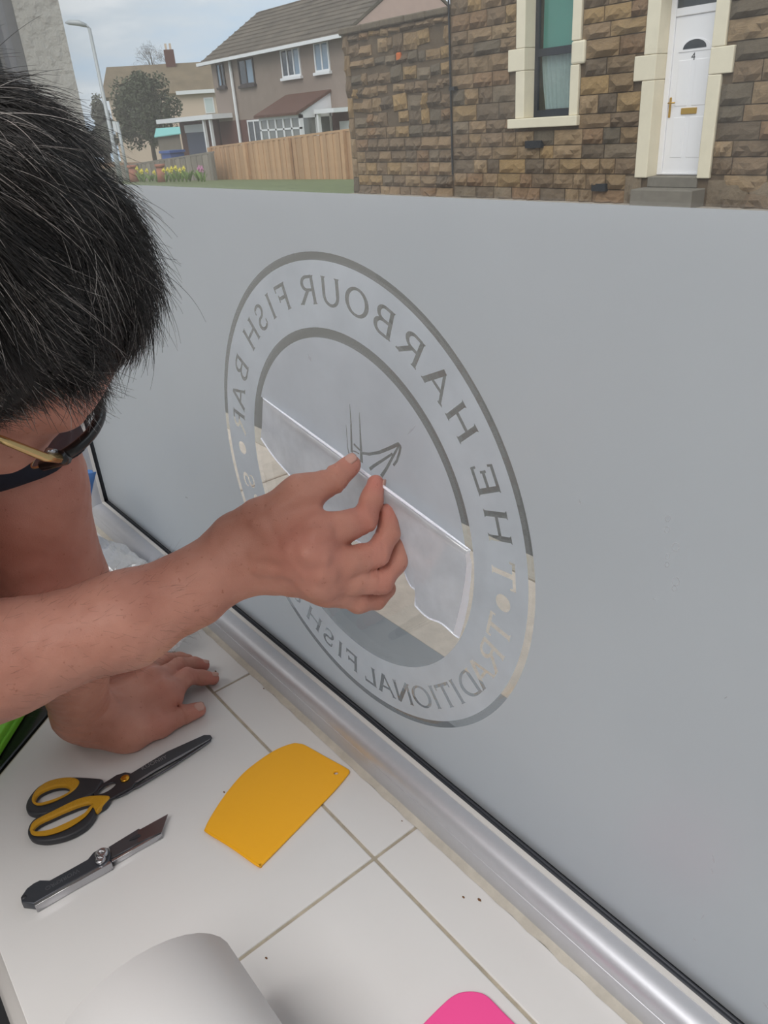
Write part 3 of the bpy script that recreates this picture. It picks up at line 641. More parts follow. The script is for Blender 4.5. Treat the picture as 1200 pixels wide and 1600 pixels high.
# ------------------------------------------------------------------ frosted film with the cut emblem
ZC = .3112; RO, RO2, RI, RI2 = .235, .2282, .1709, .1620; ZFILM = .592; YFM = -.0022
LH, LW = .0245, .0330; RL = .2030
def film_mat(name, tr, df, gl=.06, grough=.3, clear=0., var=.0, scale=12.):
    m = bpy.data.materials.new(name); m.use_nodes = True; t = m.node_tree; t.nodes.clear(); N = t.nodes.new
    o = N('ShaderNodeOutputMaterial'); a = N('ShaderNodeBsdfTranslucent'); d = N('ShaderNodeBsdfDiffuse'); ad = N('ShaderNodeAddShader')
    a.inputs['Color'].default_value = (*tr, 1); d.inputs['Color'].default_value = (*df, 1)
    t.links.new(a.outputs[0], ad.inputs[0]); t.links.new(d.outputs[0], ad.inputs[1]); cur = ad.outputs[0]
    if var > 0:
        c = N('ShaderNodeTexCoord'); n = N('ShaderNodeTexNoise'); n.inputs['Scale'].default_value = scale; n.inputs['Detail'].default_value = 4; n.inputs['Roughness'].default_value = .6; t.links.new(c.outputs['Object'], n.inputs[0])
        mr = N('ShaderNodeMapRange'); mr.inputs[1].default_value = .3; mr.inputs[2].default_value = .75; mr.inputs[3].default_value = 1 - var; mr.inputs[4].default_value = 1 + var; t.links.new(n.outputs['Fac'], mr.inputs[0])
        for bs, cc in ((a, tr), (d, df)):
            vm = N('ShaderNodeVectorMath'); vm.operation = 'SCALE'; vm.inputs[0].default_value = cc; t.links.new(mr.outputs[0], vm.inputs['Scale']); t.links.new(vm.outputs[0], bs.inputs['Color'])
    if clear > 0:
        x = N('ShaderNodeBsdfTransparent'); mx = N('ShaderNodeMixShader'); mx.inputs[0].default_value = clear; t.links.new(cur, mx.inputs[1]); t.links.new(x.outputs[0], mx.inputs[2]); cur = mx.outputs[0]
    g = N('ShaderNodeBsdfGlossy'); g.inputs['Roughness'].default_value = grough; mx = N('ShaderNodeMixShader'); mx.inputs[0].default_value = gl
    t.links.new(cur, mx.inputs[1]); t.links.new(g.outputs[0], mx.inputs[2]); t.links.new(mx.outputs[0], o.inputs[0]); return m
m_film = film_mat('frosted_film', (.622, .647, .674), (.188, .192, .198), var=.02, scale=3.)
m_band = film_mat('wet_frosted_film', (.66, .69, .73), (.195, .20, .21), var=.07, scale=16.)
m_disc = film_mat('disc_frosted_film', (.64, .66, .70), (.19, .195, .205), var=.08, scale=9.)
m_flap = film_mat('peeled_film', (.62, .64, .69), (.30, .305, .32), .14, .16, .08, .14, 22.)

def stk(p, q, w0, w1=None):
    p = np.array(p, float); q = np.array(q, float); d = q - p; d /= np.linalg.norm(d); n = np.array([-d[1], d[0]]); w1 = w0 if w1 is None else w1
    return [p - n * w0 / 2, q - n * w1 / 2, q + n * w1 / 2, p + n * w0 / 2]
def arcs(cx, cy, rx, ry, a0, a1, wt, n=14, thin=None):
    """stroke along an elliptical arc, thick at the sides, thin at top and bottom; pieces overlap a hair"""
    thin = thin or wt * .55; out = []
    for i in range(n):
        a, b = [math.radians(a0 + (a1 - a0) * (i + k) / n) for k in (-.02, 1.02)]
        w = lambda t: thin + (wt - thin) * math.cos(t) ** 2
        pt = lambda t, s: np.array([cx + (rx + s * w(t) / 2) * math.cos(t), cy + (ry + s * w(t) / 2) * math.sin(t)])
        out.append([pt(a, -1), pt(b, -1), pt(b, 1), pt(a, 1)])
    return out
T, t_, SF = .140, .13, .07
def srf(x, y, w):
    w *= .86; s = 1 if y < 0 else -1; return [(x - w / 2, y - s * SF / 2), (x + w / 2, y - s * SF / 2), (x + w * .30, y + s * SF / 2), (x - w * .30, y + s * SF / 2)]
hB, hT = -.5 + SF / 2, .5 - SF / 2
def stem(x, w=T, sw=.26): return [stk((x, -.5), (x, .5), w), srf(x, hB, sw), srf(x, hT, sw)]
def G(c):
    if c == 'I': return stem(0), .34
    if c == 'H': return stem(-.3) + stem(.3) + [stk((-.3, .02), (.3, .02), t_)], 1.0
    if c == 'T': return [stk((0, -.5), (0, .5), T), srf(0, hB, .28), stk((-.36, .44), (.36, .44), .13), stk((-.35, .5), (-.36, .27), .06), stk((.35, .5), (.36, .27), .06)], .86
    if c == 'E': return stem(-.22) + [stk((-.22, .44), (.34, .44), .13), stk((-.22, -.44), (.36, -.44), .13), stk((-.22, .0), (.22, .0), t_), stk((.33, .5), (.34, .27), .06), stk((.35, -.5), (.36, -.27), .06), stk((.22, .13), (.22, -.13), .06)], .78
    if c == 'F': return stem(-.2) + [stk((-.2, .44), (.28, .44), .13), stk((-.2, .0), (.18, .0), t_), stk((.28, .5), (.28, .25), .06), stk((.18, .13), (.18, -.13), .06)], .7
    if c == 'L': return stem(-.2) + [stk((-.2, -.44), (.28, -.44), .13), stk((.28, -.5), (.28, -.24), .06)], .72
    if c == 'A': return [stk((-.36, -.5), (0, .5), .10), stk((0, .52), (.36, -.5), .16), srf(-.36, hB, .24), srf(.36, hB, .26), stk((-.22, -.14), (.22, -.14), .11)], .96
    if c == 'N': return [stk((-.32, -.5), (-.32, .5), t_), stk((.32, -.5), (.32, .5), t_), stk((-.34, .5), (.33, -.5), .17), srf(-.32, hB, .24), srf(.32, hT, .24), srf(-.38, hT, .16)], 1.0
    if c == 'O': return arcs(0, 0, .40, .45, 0, 360, .155, 28, .10), 1.02
    if c == 'C': return arcs(0, 0, .38, .45, 40, 320, .15, 22, .10) + [stk((.30, .36), (.32, .16), .06)], .9
    if c == 'D': return stem(-.3) + arcs(-.12, 0, .46, .455, -90, 90, .15, 16, .11) + [stk((-.3, .455), (-.1, .455), .11), stk((-.3, -.455), (-.1, -.455), .11)], .98
    if c == 'U': return [stk((-.3, .5), (-.3, -.12), T), stk((.3, .5), (.3, -.12), t_), srf(-.3, hT, .26), srf(.3, hT, .24)] + arcs(0, -.12, .30, .34, 180, 360, .13, 14, .11), .96
    if c == 'P': return stem(-.22) + arcs(.02, .235, .24, .228, -90, 90, .14, 12, .11) + [stk((-.22, .463), (.04, .463), .11), stk((-.22, .007), (.04, .007), .11)], .76
    if c == 'R': return stem(-.28) + arcs(-.03, .235, .24, .228, -90, 90, .14, 12, .11) + [stk((-.28, .463), (0, .463), .11), stk((-.28, .007), (0, .007), .11), stk((-.04, .02), (.34, -.48), T), srf(.38, hB, .16)], .9
    if c == 'B': return stem(-.26) + arcs(0, .245, .22, .218, -90, 90, .14, 12, .11) + arcs(.02, -.225, .25, .24, -90, 90, .15, 12, .11) + [stk((-.26, .455), (.02, .463), .11), stk((-.26, .022), (.04, .022), .11), stk((-.26, -.46), (.04, -.465), .11)], .84
    if c == 'S': return arcs(0, .23, .21, .235, 40, 270, .12, 16, .12) + arcs(0, -.235, .23, .235, -140, 90, .13, 16, .12) + [stk((.19, .40), (.20, .22), .055), stk((-.21, -.40), (-.22, -.2), .055)], .66
    if c == '&': return arcs(-.04, .27, .17, .20, 0, 360, .09, 16) + arcs(-.1, -.21, .25, .26, 80, 330, .11, 16) + [stk((-.18, .14), (.34, -.48), .12), stk((.12, -.33), (.32, .02), .07), srf(.34, .03, .2)], .9
    if c == '.': return arcs(0, 0, .118, .118 * LW / LH, 0, 360, .236, 20, .236 * LW / LH), .5
def place(c, th, top):
    a = math.radians(th); ca, sa = math.cos(a), math.sin(a); r = RL; polys, _ = G(c); out = []
    for p in polys:
        q = []
        for (u, w) in p:
            u *= LW; w *= LH
            if top: x = (r + w) * ca - u * sa; z = (r + w) * sa + u * ca
            else: x = (r - w) * ca + u * sa; z = (r - w) * sa - u * ca
            q.append((x, ZC + z))
        out.append(q)
    return out
TOP = [('T', 3.4), ('H', 14.6), ('E', 24.8), ('H', 38.2), ('A', 48.2), ('R', 58.6), ('B', 68.6), ('O', 78.4), ('U', 88.6), ('R', 98.6), ('F', 111.2), ('I', 118.4), ('S', 125.6), ('H', 134.6), ('B', 149.6), ('A', 160.2), ('R', 169.6), ('.', 179.1)]
BOT = [('.', -4.4), ('T', -12.5), ('R', -21.4), ('A', -29.4), ('D', -37.2), ('I', -43.8), ('T', -49.6), ('I', -55.4), ('O', -62), ('N', -71), ('A', -79.5), ('L', -87), ('F', -96.2), ('I', -102.4), ('S', -108.6), ('H', -117), ('&', -128.5), ('C', -139.6), ('H', -148.2), ('I', -154.8), ('P', -161.4), ('S', -169.4)]
def circ(r, n=160): return [(r * math.cos(2 * math.pi * i / n), ZC + r * math.sin(2 * math.pi * i / n)) for i in range(n)]
def cut(name, outer, cuts, m, parent, y=YFM):
    V = []; F = []
    for L in [outer] + cuts:
        ar = sum(L[i][0] * L[(i + 1) % len(L)][1] - L[(i + 1) % len(L)][0] * L[i][1] for i in range(len(L)))
        idx = list(range(len(V), len(V) + len(L))); V += [Vector((float(q[0]), float(q[1]))) for q in L]; F.append(idx if ar > 0 else idx[::-1])
    vo, eo, fo, ov, oe, of = delaunay_2d_cdt(V, [], F, 1, 1e-6)
    keepf = [f for f, s in zip(fo, of) if 0 in s and all(k == 0 for k in s)]
    me = mesh(name, [(q.x, y, q.y) for q in vo], [tuple(f) for f in keepf]); bm = bmesh.new(); bm.from_mesh(me)
    bmesh.ops.delete(bm, geom=[q for q in bm.verts if not q.link_faces], context='VERTS'); bm.to_mesh(me); bm.free()
    return link(name, me, m, parent)
film = empty('frosted_window_film', (0, 0, 0), 'grey frosted film on the lower window pane with a mirrored round fish bar emblem', 'window film')
cut('film_sheet', [(XL + .002, FH + .001), (XR - .002, FH + .001), (XR - .002, ZFILM), (XL + .002, ZFILM)], [circ(RO)], m_film, film)
letters = []
for c, a in TOP: letters += place(c, a, True)
for c, a in BOT: letters += place(c, a, False)
cut('letter_band', circ(RO2), [circ(RI)] + letters, m_band, film, YFM)
A = at(411, 622, 1, YFM); B = at(735, 860, 1, YFM); A = np.array([A[0], A[2]]); B = np.array([B[0], B[2]]); AB = B - A
n_ = np.array([-AB[1], AB[0]]); n_ = n_ if n_[1] > 0 else -n_; n_ /= np.linalg.norm(n_)
pts = [np.array(q) for q in circ(RI2)]; clip = []
for i in range(len(pts)):
    p, q = pts[i], pts[(i + 1) % len(pts)]; dp_, dq_ = (p - A) @ n_, (q - A) @ n_
    if dp_ >= 0: clip.append(p)
    if dp_ * dq_ < 0: clip.append(p + (q - p) * dp_ / (dp_ - dq_))
def pxz(px, py): p = at(px, py, 1, YFM); return np.array([p[0], p[2]])
ship = []
def shp(pts, w0, w1=None, n=5):
    q = [pxz(*a) for a in pts]; w1 = w1 or w0
    for i in range(len(q) - 1):
        s0 = w0 + (w1 - w0) * i / (len(q) - 1); s1 = w0 + (w1 - w0) * (i + 1) / (len(q) - 1); d = (q[i + 1] - q[i]) / np.linalg.norm(q[i + 1] - q[i]); ship.append(stk(q[i] - d * .0004, q[i + 1] + d * .0004, s0, s1))
shp([(546.5, 632), (548.5, 662), (549.5, 706)], .0006, .0034)
shp([(541, 664), (543, 698), (545, 708)], .0006, .0016)
shp([(561.5, 645), (563.5, 690), (565, 722)], .0006, .0046)
shp([(553, 694), (557, 698), (562, 703)], .0022); shp([(550, 704), (556, 706), (561, 709)], .0012)
shp([(566, 708), (577, 709.5), (592, 707), (607, 701), (622, 694)], .0026, .0034)
shp([(622, 693), (626, 698), (624, 708), (620, 720), (615, 727)], .003, .0024)
shp([(623, 697), (613, 715), (604, 732), (596, 744)], .0022, .0036)
shp([(613, 709), (598, 719), (584, 728), (578, 733)], .0022, .0034)
cut('emblem_disc', clip, ship, m_disc, film)
# peeled flap: from the chord out to the crease held by the fingers, then hanging down
cuv = lambda u: math.exp(-((u - .47) / .30) ** 2)
crease = []; chord = []
NU, NV = 48, 14
low_px = [(0, (408, 686)), (.14, (463, 758)), (.3, (520, 815)), (.5, (590, 872)), (.62, (628, 885)), (.70, (642, 915)), (.745, (651, 925)), (.79, (648, 946)), (.86, (672, 966)), (1, (717, 994))]
def low(u):
    for (a, p), (b, q) in zip(low_px[:-1], low_px[1:]):
        if u <= b + 1e-9: k = (u - a) / (b - a); return (p[0] + (q[0] - p[0]) * k, p[1] + (q[1] - p[1]) * k)
fv = []
for i in range(NU + 1):
    u = i / NU; px, py = 411 + 324 * u, 622 + 238 * u
    P = at(px, py, 1, YFM - .0015); P = P + (CAM - P) * (.006 + .010 * cuv(u)) * min(1, u * 8 + .05, (1 - u) * 8 + .1)
    lx_, ly_ = low(u); L = at(lx_, ly_, 1, YFM - .0015); L = L + (CAM - L) * (.004 + .010 * math.sin(u * 9) ** 2)
    ch_ = A + AB * u; fv.append((ch_[0], YFM, ch_[1]))
    crease.append(P)
    for j in range(NV + 1):
        w = j / NV; s = w ** .85; Q = P * (1 - s) + L * s; bulge = math.sin(math.pi * min(w, 1)) * (.003 + .002 * math.sin(u * 14 + w * 5))
        edge = min(1, u * 6, (1 - u) * 6); Q = Q + np.array([0, -1, 0.]) * bulge * edge + np.array([0, 0, .002 * math.sin(u * 40 + w * 9)]) * w
        fv.append(tuple(Q))
K = NV + 2; ff = []
for i in range(NU):
    for j in range(K - 1): a = i * K + j; ff.append((a, a + 1, a + K + 1, a + K))
link('peeled_flap', mesh('peeled_flap', fv, ff), m_flap, film, True)
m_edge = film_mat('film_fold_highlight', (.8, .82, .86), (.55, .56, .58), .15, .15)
MB().tube([tuple(q + (CAM - q) * .002) for q in crease], [.0006 + .0007 * math.sin(math.pi * i / NU) for i in range(NU + 1)], 8).build('fold_crease', m_edge, film, True)
lowpts = [np.array(fv[i * K + K - 1]) for i in range(NU + 1)]
MB().tube([tuple(q + (CAM - q) * .001) for q in lowpts[::1]], .0007, 6).build('flap_edge', m_edge, film, True)
# curled right margin of the flap
rp_ = [(733, 862), (737, 880), (736, 905), (732, 940), (726, 970), (718, 996)]; rq_ = [(727, 866), (729, 882), (727, 905), (721, 940), (714, 968), (708, 990)]
b = MB(); o1 = [at(*q, 1, -.012) for q in rp_]; o2 = [at(*q, 1, -.020) for q in rq_]
for i in range(5): b.quad(o1[i], o1[i + 1], o2[i + 1], o2[i])
b.build('curled_margin', m_edge, film, True)
b = MB(); rs_ = random.Random(4)
for (px, py, dx, dy, w) in [(1113, 1335, 3, 14, 1.6), (1112, 1356, 1, 10, 1.4), (1100, 1428, -4, 8, 1.3), (1083, 1465, 4, 6, 1.5), (1192, 1565, 10, 14, 1.6), (1132, 1092, 4, -4, 1.4), (275, 410, 12, 3, 1.2), (481, 553, 5, 12, 1.8), (636, 680, 14, -16, 2.0), (290, 776, 3, 3, 2), (905, 780, 2, 8, 1.2), (1020, 935, 4, 3, 2)]:
    p, q, s = at(px, py, 1, YFM - .0004), at(px + dx, py + dy, 1, YFM - .0004), at(px + dx / 2 + w, py + dy / 2, 1, YFM - .0004); s2 = at(px + dx / 2 - w, py + dy / 2, 1, YFM - .0004); b.quad(p, s2, q, s)
for k in range(7):
    px, py = 1047 + rs_.uniform(-8, 10), 815 + k * 18 + rs_.uniform(-6, 6); r0 = rs_.uniform(3, 7)
    n = 10; ring = [at(px + r0 * math.cos(6.283 * i / n), py + r0 * 1.2 * math.sin(6.283 * i / n), 1, YFM - .0004) for i in range(n)]; ring2 = [at(px + (r0 - 1.4) * math.cos(6.283 * i / n), py + (r0 - 1.2) * 1.2 * math.sin(6.283 * i / n), 1, YFM - .0004) for i in range(n)]
    for i in range(n): b.quad(ring[i], ring[(i + 1) % n], ring2[(i + 1) % n], ring2[i])
tag(b.build('scuff_marks', film_mat('pale_scuff', (.5, .5, .52), (.3, .3, .31), clear=.35), film), kind='stuff')

# ------------------------------------------------------------------ black worktop and lime tray at the far left
m_granite = mat('black_speckled_granite', (.010, .010, .011), .18, var=.8, scale=220)
wt = MB().poly([(-.4065, -.1695), (-.214, -.4068), (-.80, -.4068), (-.82, -.1695)], -.034, -.001).build('black_worktop', m_granite)
tag(wt, 'black speckled worktop slab at the left end of the white sill', 'worktop'); origin_bottom(wt)
bevel(wt, .003, 2)
m_lime = mat('lime_green_plastic', srgb(132, 214, 60), .4, var=.04)
g1 = Vector(at(46, 1110, 2, .0)) + Vector((0, 0, .022)); g2 = Vector(at(0, 1184, 2, .0)) + Vector((0, 0, .022)); gd = (g2 - g1).normalized(); gn = Vector((gd.y, -gd.x, 0)); gn = gn if gn.x < 0 else -gn
tray = empty('lime_green_tray', (g1 + gn * .09 - Vector((0, 0, .022)) + Vector((0, 0, -.001)))[:], 'lime green ridged plastic tray lying on the black worktop', 'tray')
def gp(a, n, z): q = g1 + gd * a + gn * n; return (q.x, q.y, z)
def gbox(a0, a1, n0, n1, z0, z1):
    b = MB(); b.v = [gp(a0, n0, z0), gp(a1, n0, z0), gp(a1, n1, z0), gp(a0, n1, z0), gp(a0, n0, z1), gp(a1, n0, z1), gp(a1, n1, z1), gp(a0, n1, z1)]
    b.f = [(0, 1, 2, 3), (7, 6, 5, 4), (0, 4, 5, 1), (1, 5, 6, 2), (2, 6, 7, 3), (3, 7, 4, 0)]; return b
bevel(gbox(-.03, .14, 0, .20, 0.0, .012).build('tray_base', m_lime, tray), .003, 2)
for nn_, zt_ in ((.0, .022), (.026, .019), (.052, .019), (.085, .019), (.118, .019), (.15, .019), (.185, .022)):
    bevel(gbox(-.028, .138, nn_ + .001, nn_ + .014, .0122, zt_).build('ridge', m_lime, tray), .002, 2)

# ------------------------------------------------------------------ tools on the sill
def px_loop(pts, ox, oy, sc, z): return [floor_xy(ox + x / sc, oy + y / sc, z) for x, y in pts]
Z6 = lambda pts, z: px_loop(pts, 0, 1140, 3.529, z)
m_steel_b = mat('black_coated_steel', srgb(74, 74, 78), .32, .6, var=.03)
m_hblack = mat('soft_black_handle', srgb(52, 52, 56), .5)
m_amber = mat('amber_rubber_grip', srgb(206, 152, 30), .55, var=.03, bump=.25, bscale=400)
m_gold = mat('gold_screw', srgb(214, 160, 60), .25, .9)
c0 = floor_xy(690 / 3.529, 1140 + 265 / 3.529)
sc = empty('scissors', (c0[0], c0[1], 0), 'dark grey scissors with black and amber handles lying below the resting hand', 'scissors')
zb2, zb1 = .0075, .0048
def grow(L, k=1.0, w=.0022):
    c = np.mean(L, 0); return [tuple(np.array(q) + (np.array(q) - c) / np.linalg.norm(np.array(q) - c) * w) for q in L]
blade2 = Z6([(640, 372), (700, 345), (728, 325), (760, 300), (900, 222), (1040, 135), (1165, 48), (1162, 58), (1120, 88), (960, 195), (760, 315), (735, 322), (650, 366)], zb1)
slab('lower_blade', [blade2], .0025, .002, mat('grey_steel_edge', srgb(120, 120, 126), .3, .7), sc, .0004, 1)
blade1 = Z6([(560, 300), (600, 276), (640, 250), (690, 234), (722, 240), (800, 192), (920, 120), (1040, 66), (1125, 28), (1160, 28), (1168, 40), (1150, 55), (1000, 148), (860, 225), (742, 298), (725, 318), (690, 335), (640, 362), (600, 385), (560, 392), (525, 378), (515, 345)], zb2)
ehole = Z6([(540 + 50 + 54 * math.cos(a) * .95 - 14 * math.sin(a) * .0 - 3, 322 - 26 * math.cos(a) + 19 * math.sin(a)) for a in np.linspace(0, 6.283, 24, endpoint=False)], zb2)
slab('upper_blade', [blade1, ehole], .0048, .0026, m_steel_b, sc, .0005, 2)
fl = Z6([(742, 290), (840, 228), (960, 160), (1080, 95), (1160, 50), (1150, 58), (1000, 150), (860, 228), (760, 288)], zb2)
slab('ground_bevel', [fl], .0072, .0005, mat('bright_grind', srgb(150, 150, 154), .3, .8), sc, .0001, 1)
up_o = smooth_loop(Z6([(566, 272), (520, 262), (400, 256), (300, 268), (215, 305), (163, 360), (140, 412), (152, 450), (200, 463), (260, 455), (340, 424), (430, 388), (515, 345), (545, 312)], .009), 5)
up_h = smooth_loop(Z6([(205, 388), (225, 352), (285, 326), (345, 318), (372, 330), (358, 352), (300, 382), (232, 403)], .009), 5)
up_y = smooth_loop(Z6([(173, 388), (195, 335), (255, 288), (335, 265), (405, 263), (438, 284), (420, 322), (368, 362), (290, 396), (205, 416)], .009), 5)
lo_o = smooth_loop(Z6([(150, 548), (165, 510), (200, 478), (290, 432), (420, 372), (500, 360), (580, 360), (606, 372), (580, 412), (530, 445), (522, 472), (470, 532), (380, 582), (270, 610), (190, 606), (156, 580)], .009), 5)
lo_h = smooth_loop(Z6([(195, 548), (230, 512), (330, 470), (430, 425), (486, 412), (492, 430), (450, 482), (370, 532), (280, 566), (208, 571)], .009), 5)
lo_y = smooth_loop(Z6([(163, 545), (190, 500), (300, 442), (420, 384), (500, 364), (588, 362), (602, 376), (560, 425), (530, 452), (508, 428), (470, 470), (376, 520), (282, 560), (200, 574), (172, 566)], .009), 5)
up_h = grow(up_h); lo_h = grow(lo_h)
slab('upper_handle', [up_o, up_h], 0.0, .0085, m_hblack, sc, .0028, 4)
slab('lower_handle', [lo_o, lo_h], 0.0, .0085, m_hblack, sc, .0028, 4)
slab('amber_grip', [up_y, up_h], .0032, .0066, m_amber, sc, .0022, 4)
slab('amber_grip', [lo_y, lo_h], .0032, .0066, m_amber, sc, .0022, 4)
pc = floor_xy(688 / 3.529, 1140 + 267 / 3.529, .009)
MB().tube([(pc[0], pc[1], .0073), (pc[0], pc[1], .0092), (pc[0], pc[1], .0099)], [.0052, .0050, .0036], 20).build('pivot_screw', m_gold, sc, True)
t0 = Vector(at(150 + 455 / 6.316, 1140 + 385 / 6.316, 2, zb2)); t1 = Vector(at(150 + 690 / 6.316, 1140 + 268 / 6.316, 2, zb2)); td = (t1 - t0); tn = Vector((-td.y, td.x, 0))
text_mesh('blade_lettering', 'KUONIIY', td.length * .262, frame_mtx(((t0 + t1) / 2 + Vector((0, 0, .00005)))[:], td, tn), mat('etched_lettering', srgb(140, 138, 140), .5, .4), sc)

K2 = lambda pts, z: px_loop(pts, 20, 1260, 4.615, z)
m_gun = mat('gunmetal_grey', srgb(82, 85, 92), .38, .6, var=.02); m_chrome = mat('bright_steel', srgb(190, 190, 194), .2, .9)
c0 = floor_xy(20 + 420 / 4.615, 1260 + 480 / 4.615)
kn = empty('utility_knife', (c0[0], c0[1], 0), 'grey metal utility knife with its blade out on the front of the sill', 'knife')
body = [(62, 690), (56, 655), (100, 590), (150, 552), (195, 530), (265, 532), (400, 458), (540, 380), (580, 330), (650, 292), (688, 298), (706, 345), (690, 395), (420, 545), (150, 700)]
slab('knife_body', [K2(body, .0105)], .0012, .0093, m_gun, kn, .0009, 2)
rail = [(150, 702), (420, 547), (694, 393), (712, 402), (712, 412), (430, 566), (160, 722)]
slab('knife_side_rail', [K2(rail, .0095)], .0006, .0094, m_chrome, kn, .0006, 2)
sl = [(672, 300), (690, 290), (800, 222), (905, 160), (925, 168), (930, 205), (1068, 178), (1074, 190), (890, 288), (712, 392), (696, 390), (712, 345), (690, 296)]
slab('slider_channel', [K2([(690, 292), (800, 224), (908, 158), (926, 168), (932, 200), (1062, 174), (1070, 186), (900, 272), (704, 378), (710, 345)], .0075)], .0016, .0060, mat('slate_steel', srgb(100, 101, 106), .35, .7), kn, .0006, 2)
slab('slider_rail', [K2([(706, 388), (900, 280), (1070, 184), (1076, 200), (900, 296), (716, 404)], .0065)], .0006, .0064, m_chrome, kn, .0005, 2)
slab('knife_blade', [K2([(900, 176), (1119, 56), (1074, 184), (900, 262)], .0080)], .0077, .0006, mat('dark_blade_steel', srgb(118, 104, 104), .3, .8), kn, .0001, 1)
slab('slot', [K2([(840, 248), (846, 232), (905, 198), (925, 206), (916, 220)], .0085)], .0083, .0003, m_hblack, kn, .0, 1)
slab('notch', [K2([(914, 266), (954, 246), (958, 266), (918, 288)], .004)], .0044, .0010, m_hblack, kn, .0, 1)
for (x, y, r_) in ((640, 335, .0066), (631, 378, .0054)):
    q = floor_xy(20 + x / 4.615, 1260 + y / 4.615, .013); MB().tube([(q[0], q[1], .0106), (q[0], q[1], .0128), (q[0], q[1], .0142), (q[0], q[1], .0138)], [r_, r_, r_ * .72, r_ * .3], 18).build('thumb_stud', m_chrome, kn, True)
q = floor_xy(20 + 390 / 4.615, 1260 + 584 / 4.615, .004); MB().tube([(q[0], q[1], .002), (q[0], q[1], .0082)], .0022, 10).build('rivet', m_chrome, kn, True)
q = floor_xy(20 + 80 / 4.615, 1260 + 655 / 4.615, .0105); MB().tube([(q[0], q[1], .0101), (q[0], q[1], .0108)], .0024, 12).build('lanyard_hole', m_hblack, kn, True)
t0 = Vector(at(20 + 240 / 4.615, 1260 + 592 / 4.615, 2, .0106)); t1 = Vector(at(20 + 470 / 4.615, 1260 + 462 / 4.615, 2, .0106)); td = t1 - t0; tn = Vector((-td.y, td.x, 0))
text_mesh('body_lettering', 'WORKPRO', td.length * .21, frame_mtx(((t0 + t1) / 2)[:], -td, -tn), mat('faint_lettering', srgb(104, 106, 112), .5, .4), kn)

def thing_mesh(o, label, cat): tag(o, label, cat); return o
m_orange = mat('orange_plastic', srgb(255, 184, 26), .35, var=.01)
L = smooth_loop([floor_xy(*q, .0035) for q in [(320, 1293), (332, 1270), (352, 1240), (378, 1209), (405, 1187), (432, 1170), (456, 1161), (468, 1161), (478, 1164), (510, 1182), (541, 1199), (546, 1204), (543, 1210), (520, 1237), (465, 1294), (411, 1349), (405, 1352), (398, 1350), (360, 1323), (323, 1300)]], 4)
hc = np.array(floor_xy(525, 1207, .0035)); hole = [(hc[0] + .0022 * math.cos(a), hc[1] + .0022 * math.sin(a)) for a in np.linspace(0, 6.283, 16, endpoint=False)]
thing_mesh(slab('plastic_squeegee', [L, hole], .0002, .0035, m_orange, None, .0016, 3), 'orange plastic squeegee card with a curved edge lying across the tile joint', 'squeegee')
m_pinkp = mat('pink_plastic', srgb(255, 84, 158), .4)
L = smooth_loop([floor_xy(*q, .0035) for q in [(640, 1622), (664, 1596), (690, 1570), (708, 1555), (724, 1549), (745, 1549), (762, 1556), (785, 1579), (812, 1606), (850, 1645), (858, 1662), (846, 1690), (790, 1752), (740, 1760), (690, 1700), (642, 1650), (636, 1636)]], 4)
thing_mesh(slab('plastic_squeegee', [L], .0002, .0035, m_pinkp, None, .0014, 3), 'bright pink plastic squeegee with rounded corners at the front edge of the photo', 'squeegee')
# paper roll
PR = dict(r=.0728, y=-.3335, x0=.163, x1=.50)
m_paper = mat('white_paper', srgb(236, 235, 234), .6)
b = MB(); n = 150; turns = 4.2
for i in range(n + 1):
    a = -1.62 - turns * 2 * math.pi * (1 - i / n); rr_ = PR['r'] - .010 * (1 - i / n); 
    for x in (PR['x0'], PR['x1']): b.v.append((x + (.0 if x > .2 else .004 * math.sin(a)), PR['y'] + rr_ * math.cos(a), PR['r'] + .0006 + rr_ * math.sin(a)))
for i in range(n): b.f.append((2 * i, 2 * i + 1, 2 * i + 3, 2 * i + 2))
rl = b.build('paper_roll', m_paper, None, True); md = rl.modifiers.new('thick', 'SOLIDIFY'); md.thickness = .0004; md.offset = 0
tag(rl, 'white roll of backing paper lying along the front edge of the sill', 'paper roll'); origin_bottom(rl)
# crumpled clear bag and blue paper near the far corner
def blob(name, c, rad, amp, seed, m, parts=None, nu=56, nv=36):
    r = random.Random(seed); ks = [(Vector((r.gauss(0, 1), r.gauss(0, 1), r.gauss(0, 1))) * r.uniform(2, 7), r.uniform(0, 6.28), r.uniform(.3, 1)) for _ in range(10)]
    b = MB()
    for j in range(nv + 1):
        for i in range(nu):
            th = math.pi * j / nv; ph = 2 * math.pi * i / nu; d = Vector((math.sin(th) * math.cos(ph), math.sin(th) * math.sin(ph), math.cos(th)))
            s = 1 + amp * sum(w * abs(math.sin(k.dot(d) + p)) for k, p, w in ks) / 3 - amp; p = Vector((d.x * rad[0], d.y * rad[1], d.z * rad[2])) * s; z = c[2] + p.z
            b.v.append((c[0] + p.x, c[1] + p.y, max(z, .0006 + .0001 * (i % 2))))
    for j in range(nv):
        for i in range(nu): a = j * nu + i; a2 = j * nu + (i + 1) % nu; b.f.append((a, a + nu, a2 + nu, a2))
    return b.build(name, m, None, False)
m_bag = film_mat('clear_polythene', (.62, .63, .64), (.40, .405, .41), .16, .14, .34)
bg_ = blob('clear_plastic_bag', (-.485, -.094, .024), (.150, .050, .050), .50, 12, m_bag); tag(bg_, 'crumpled clear plastic bag on the sill by the far window corner', 'plastic bag'); origin_bottom(bg_)
m_blue = mat('blue_paper_towel', srgb(84, 128, 190), .85, var=.12, scale=18)
c = at(128, 752, 1, -.085); b = MB(); n, k = 60, 10
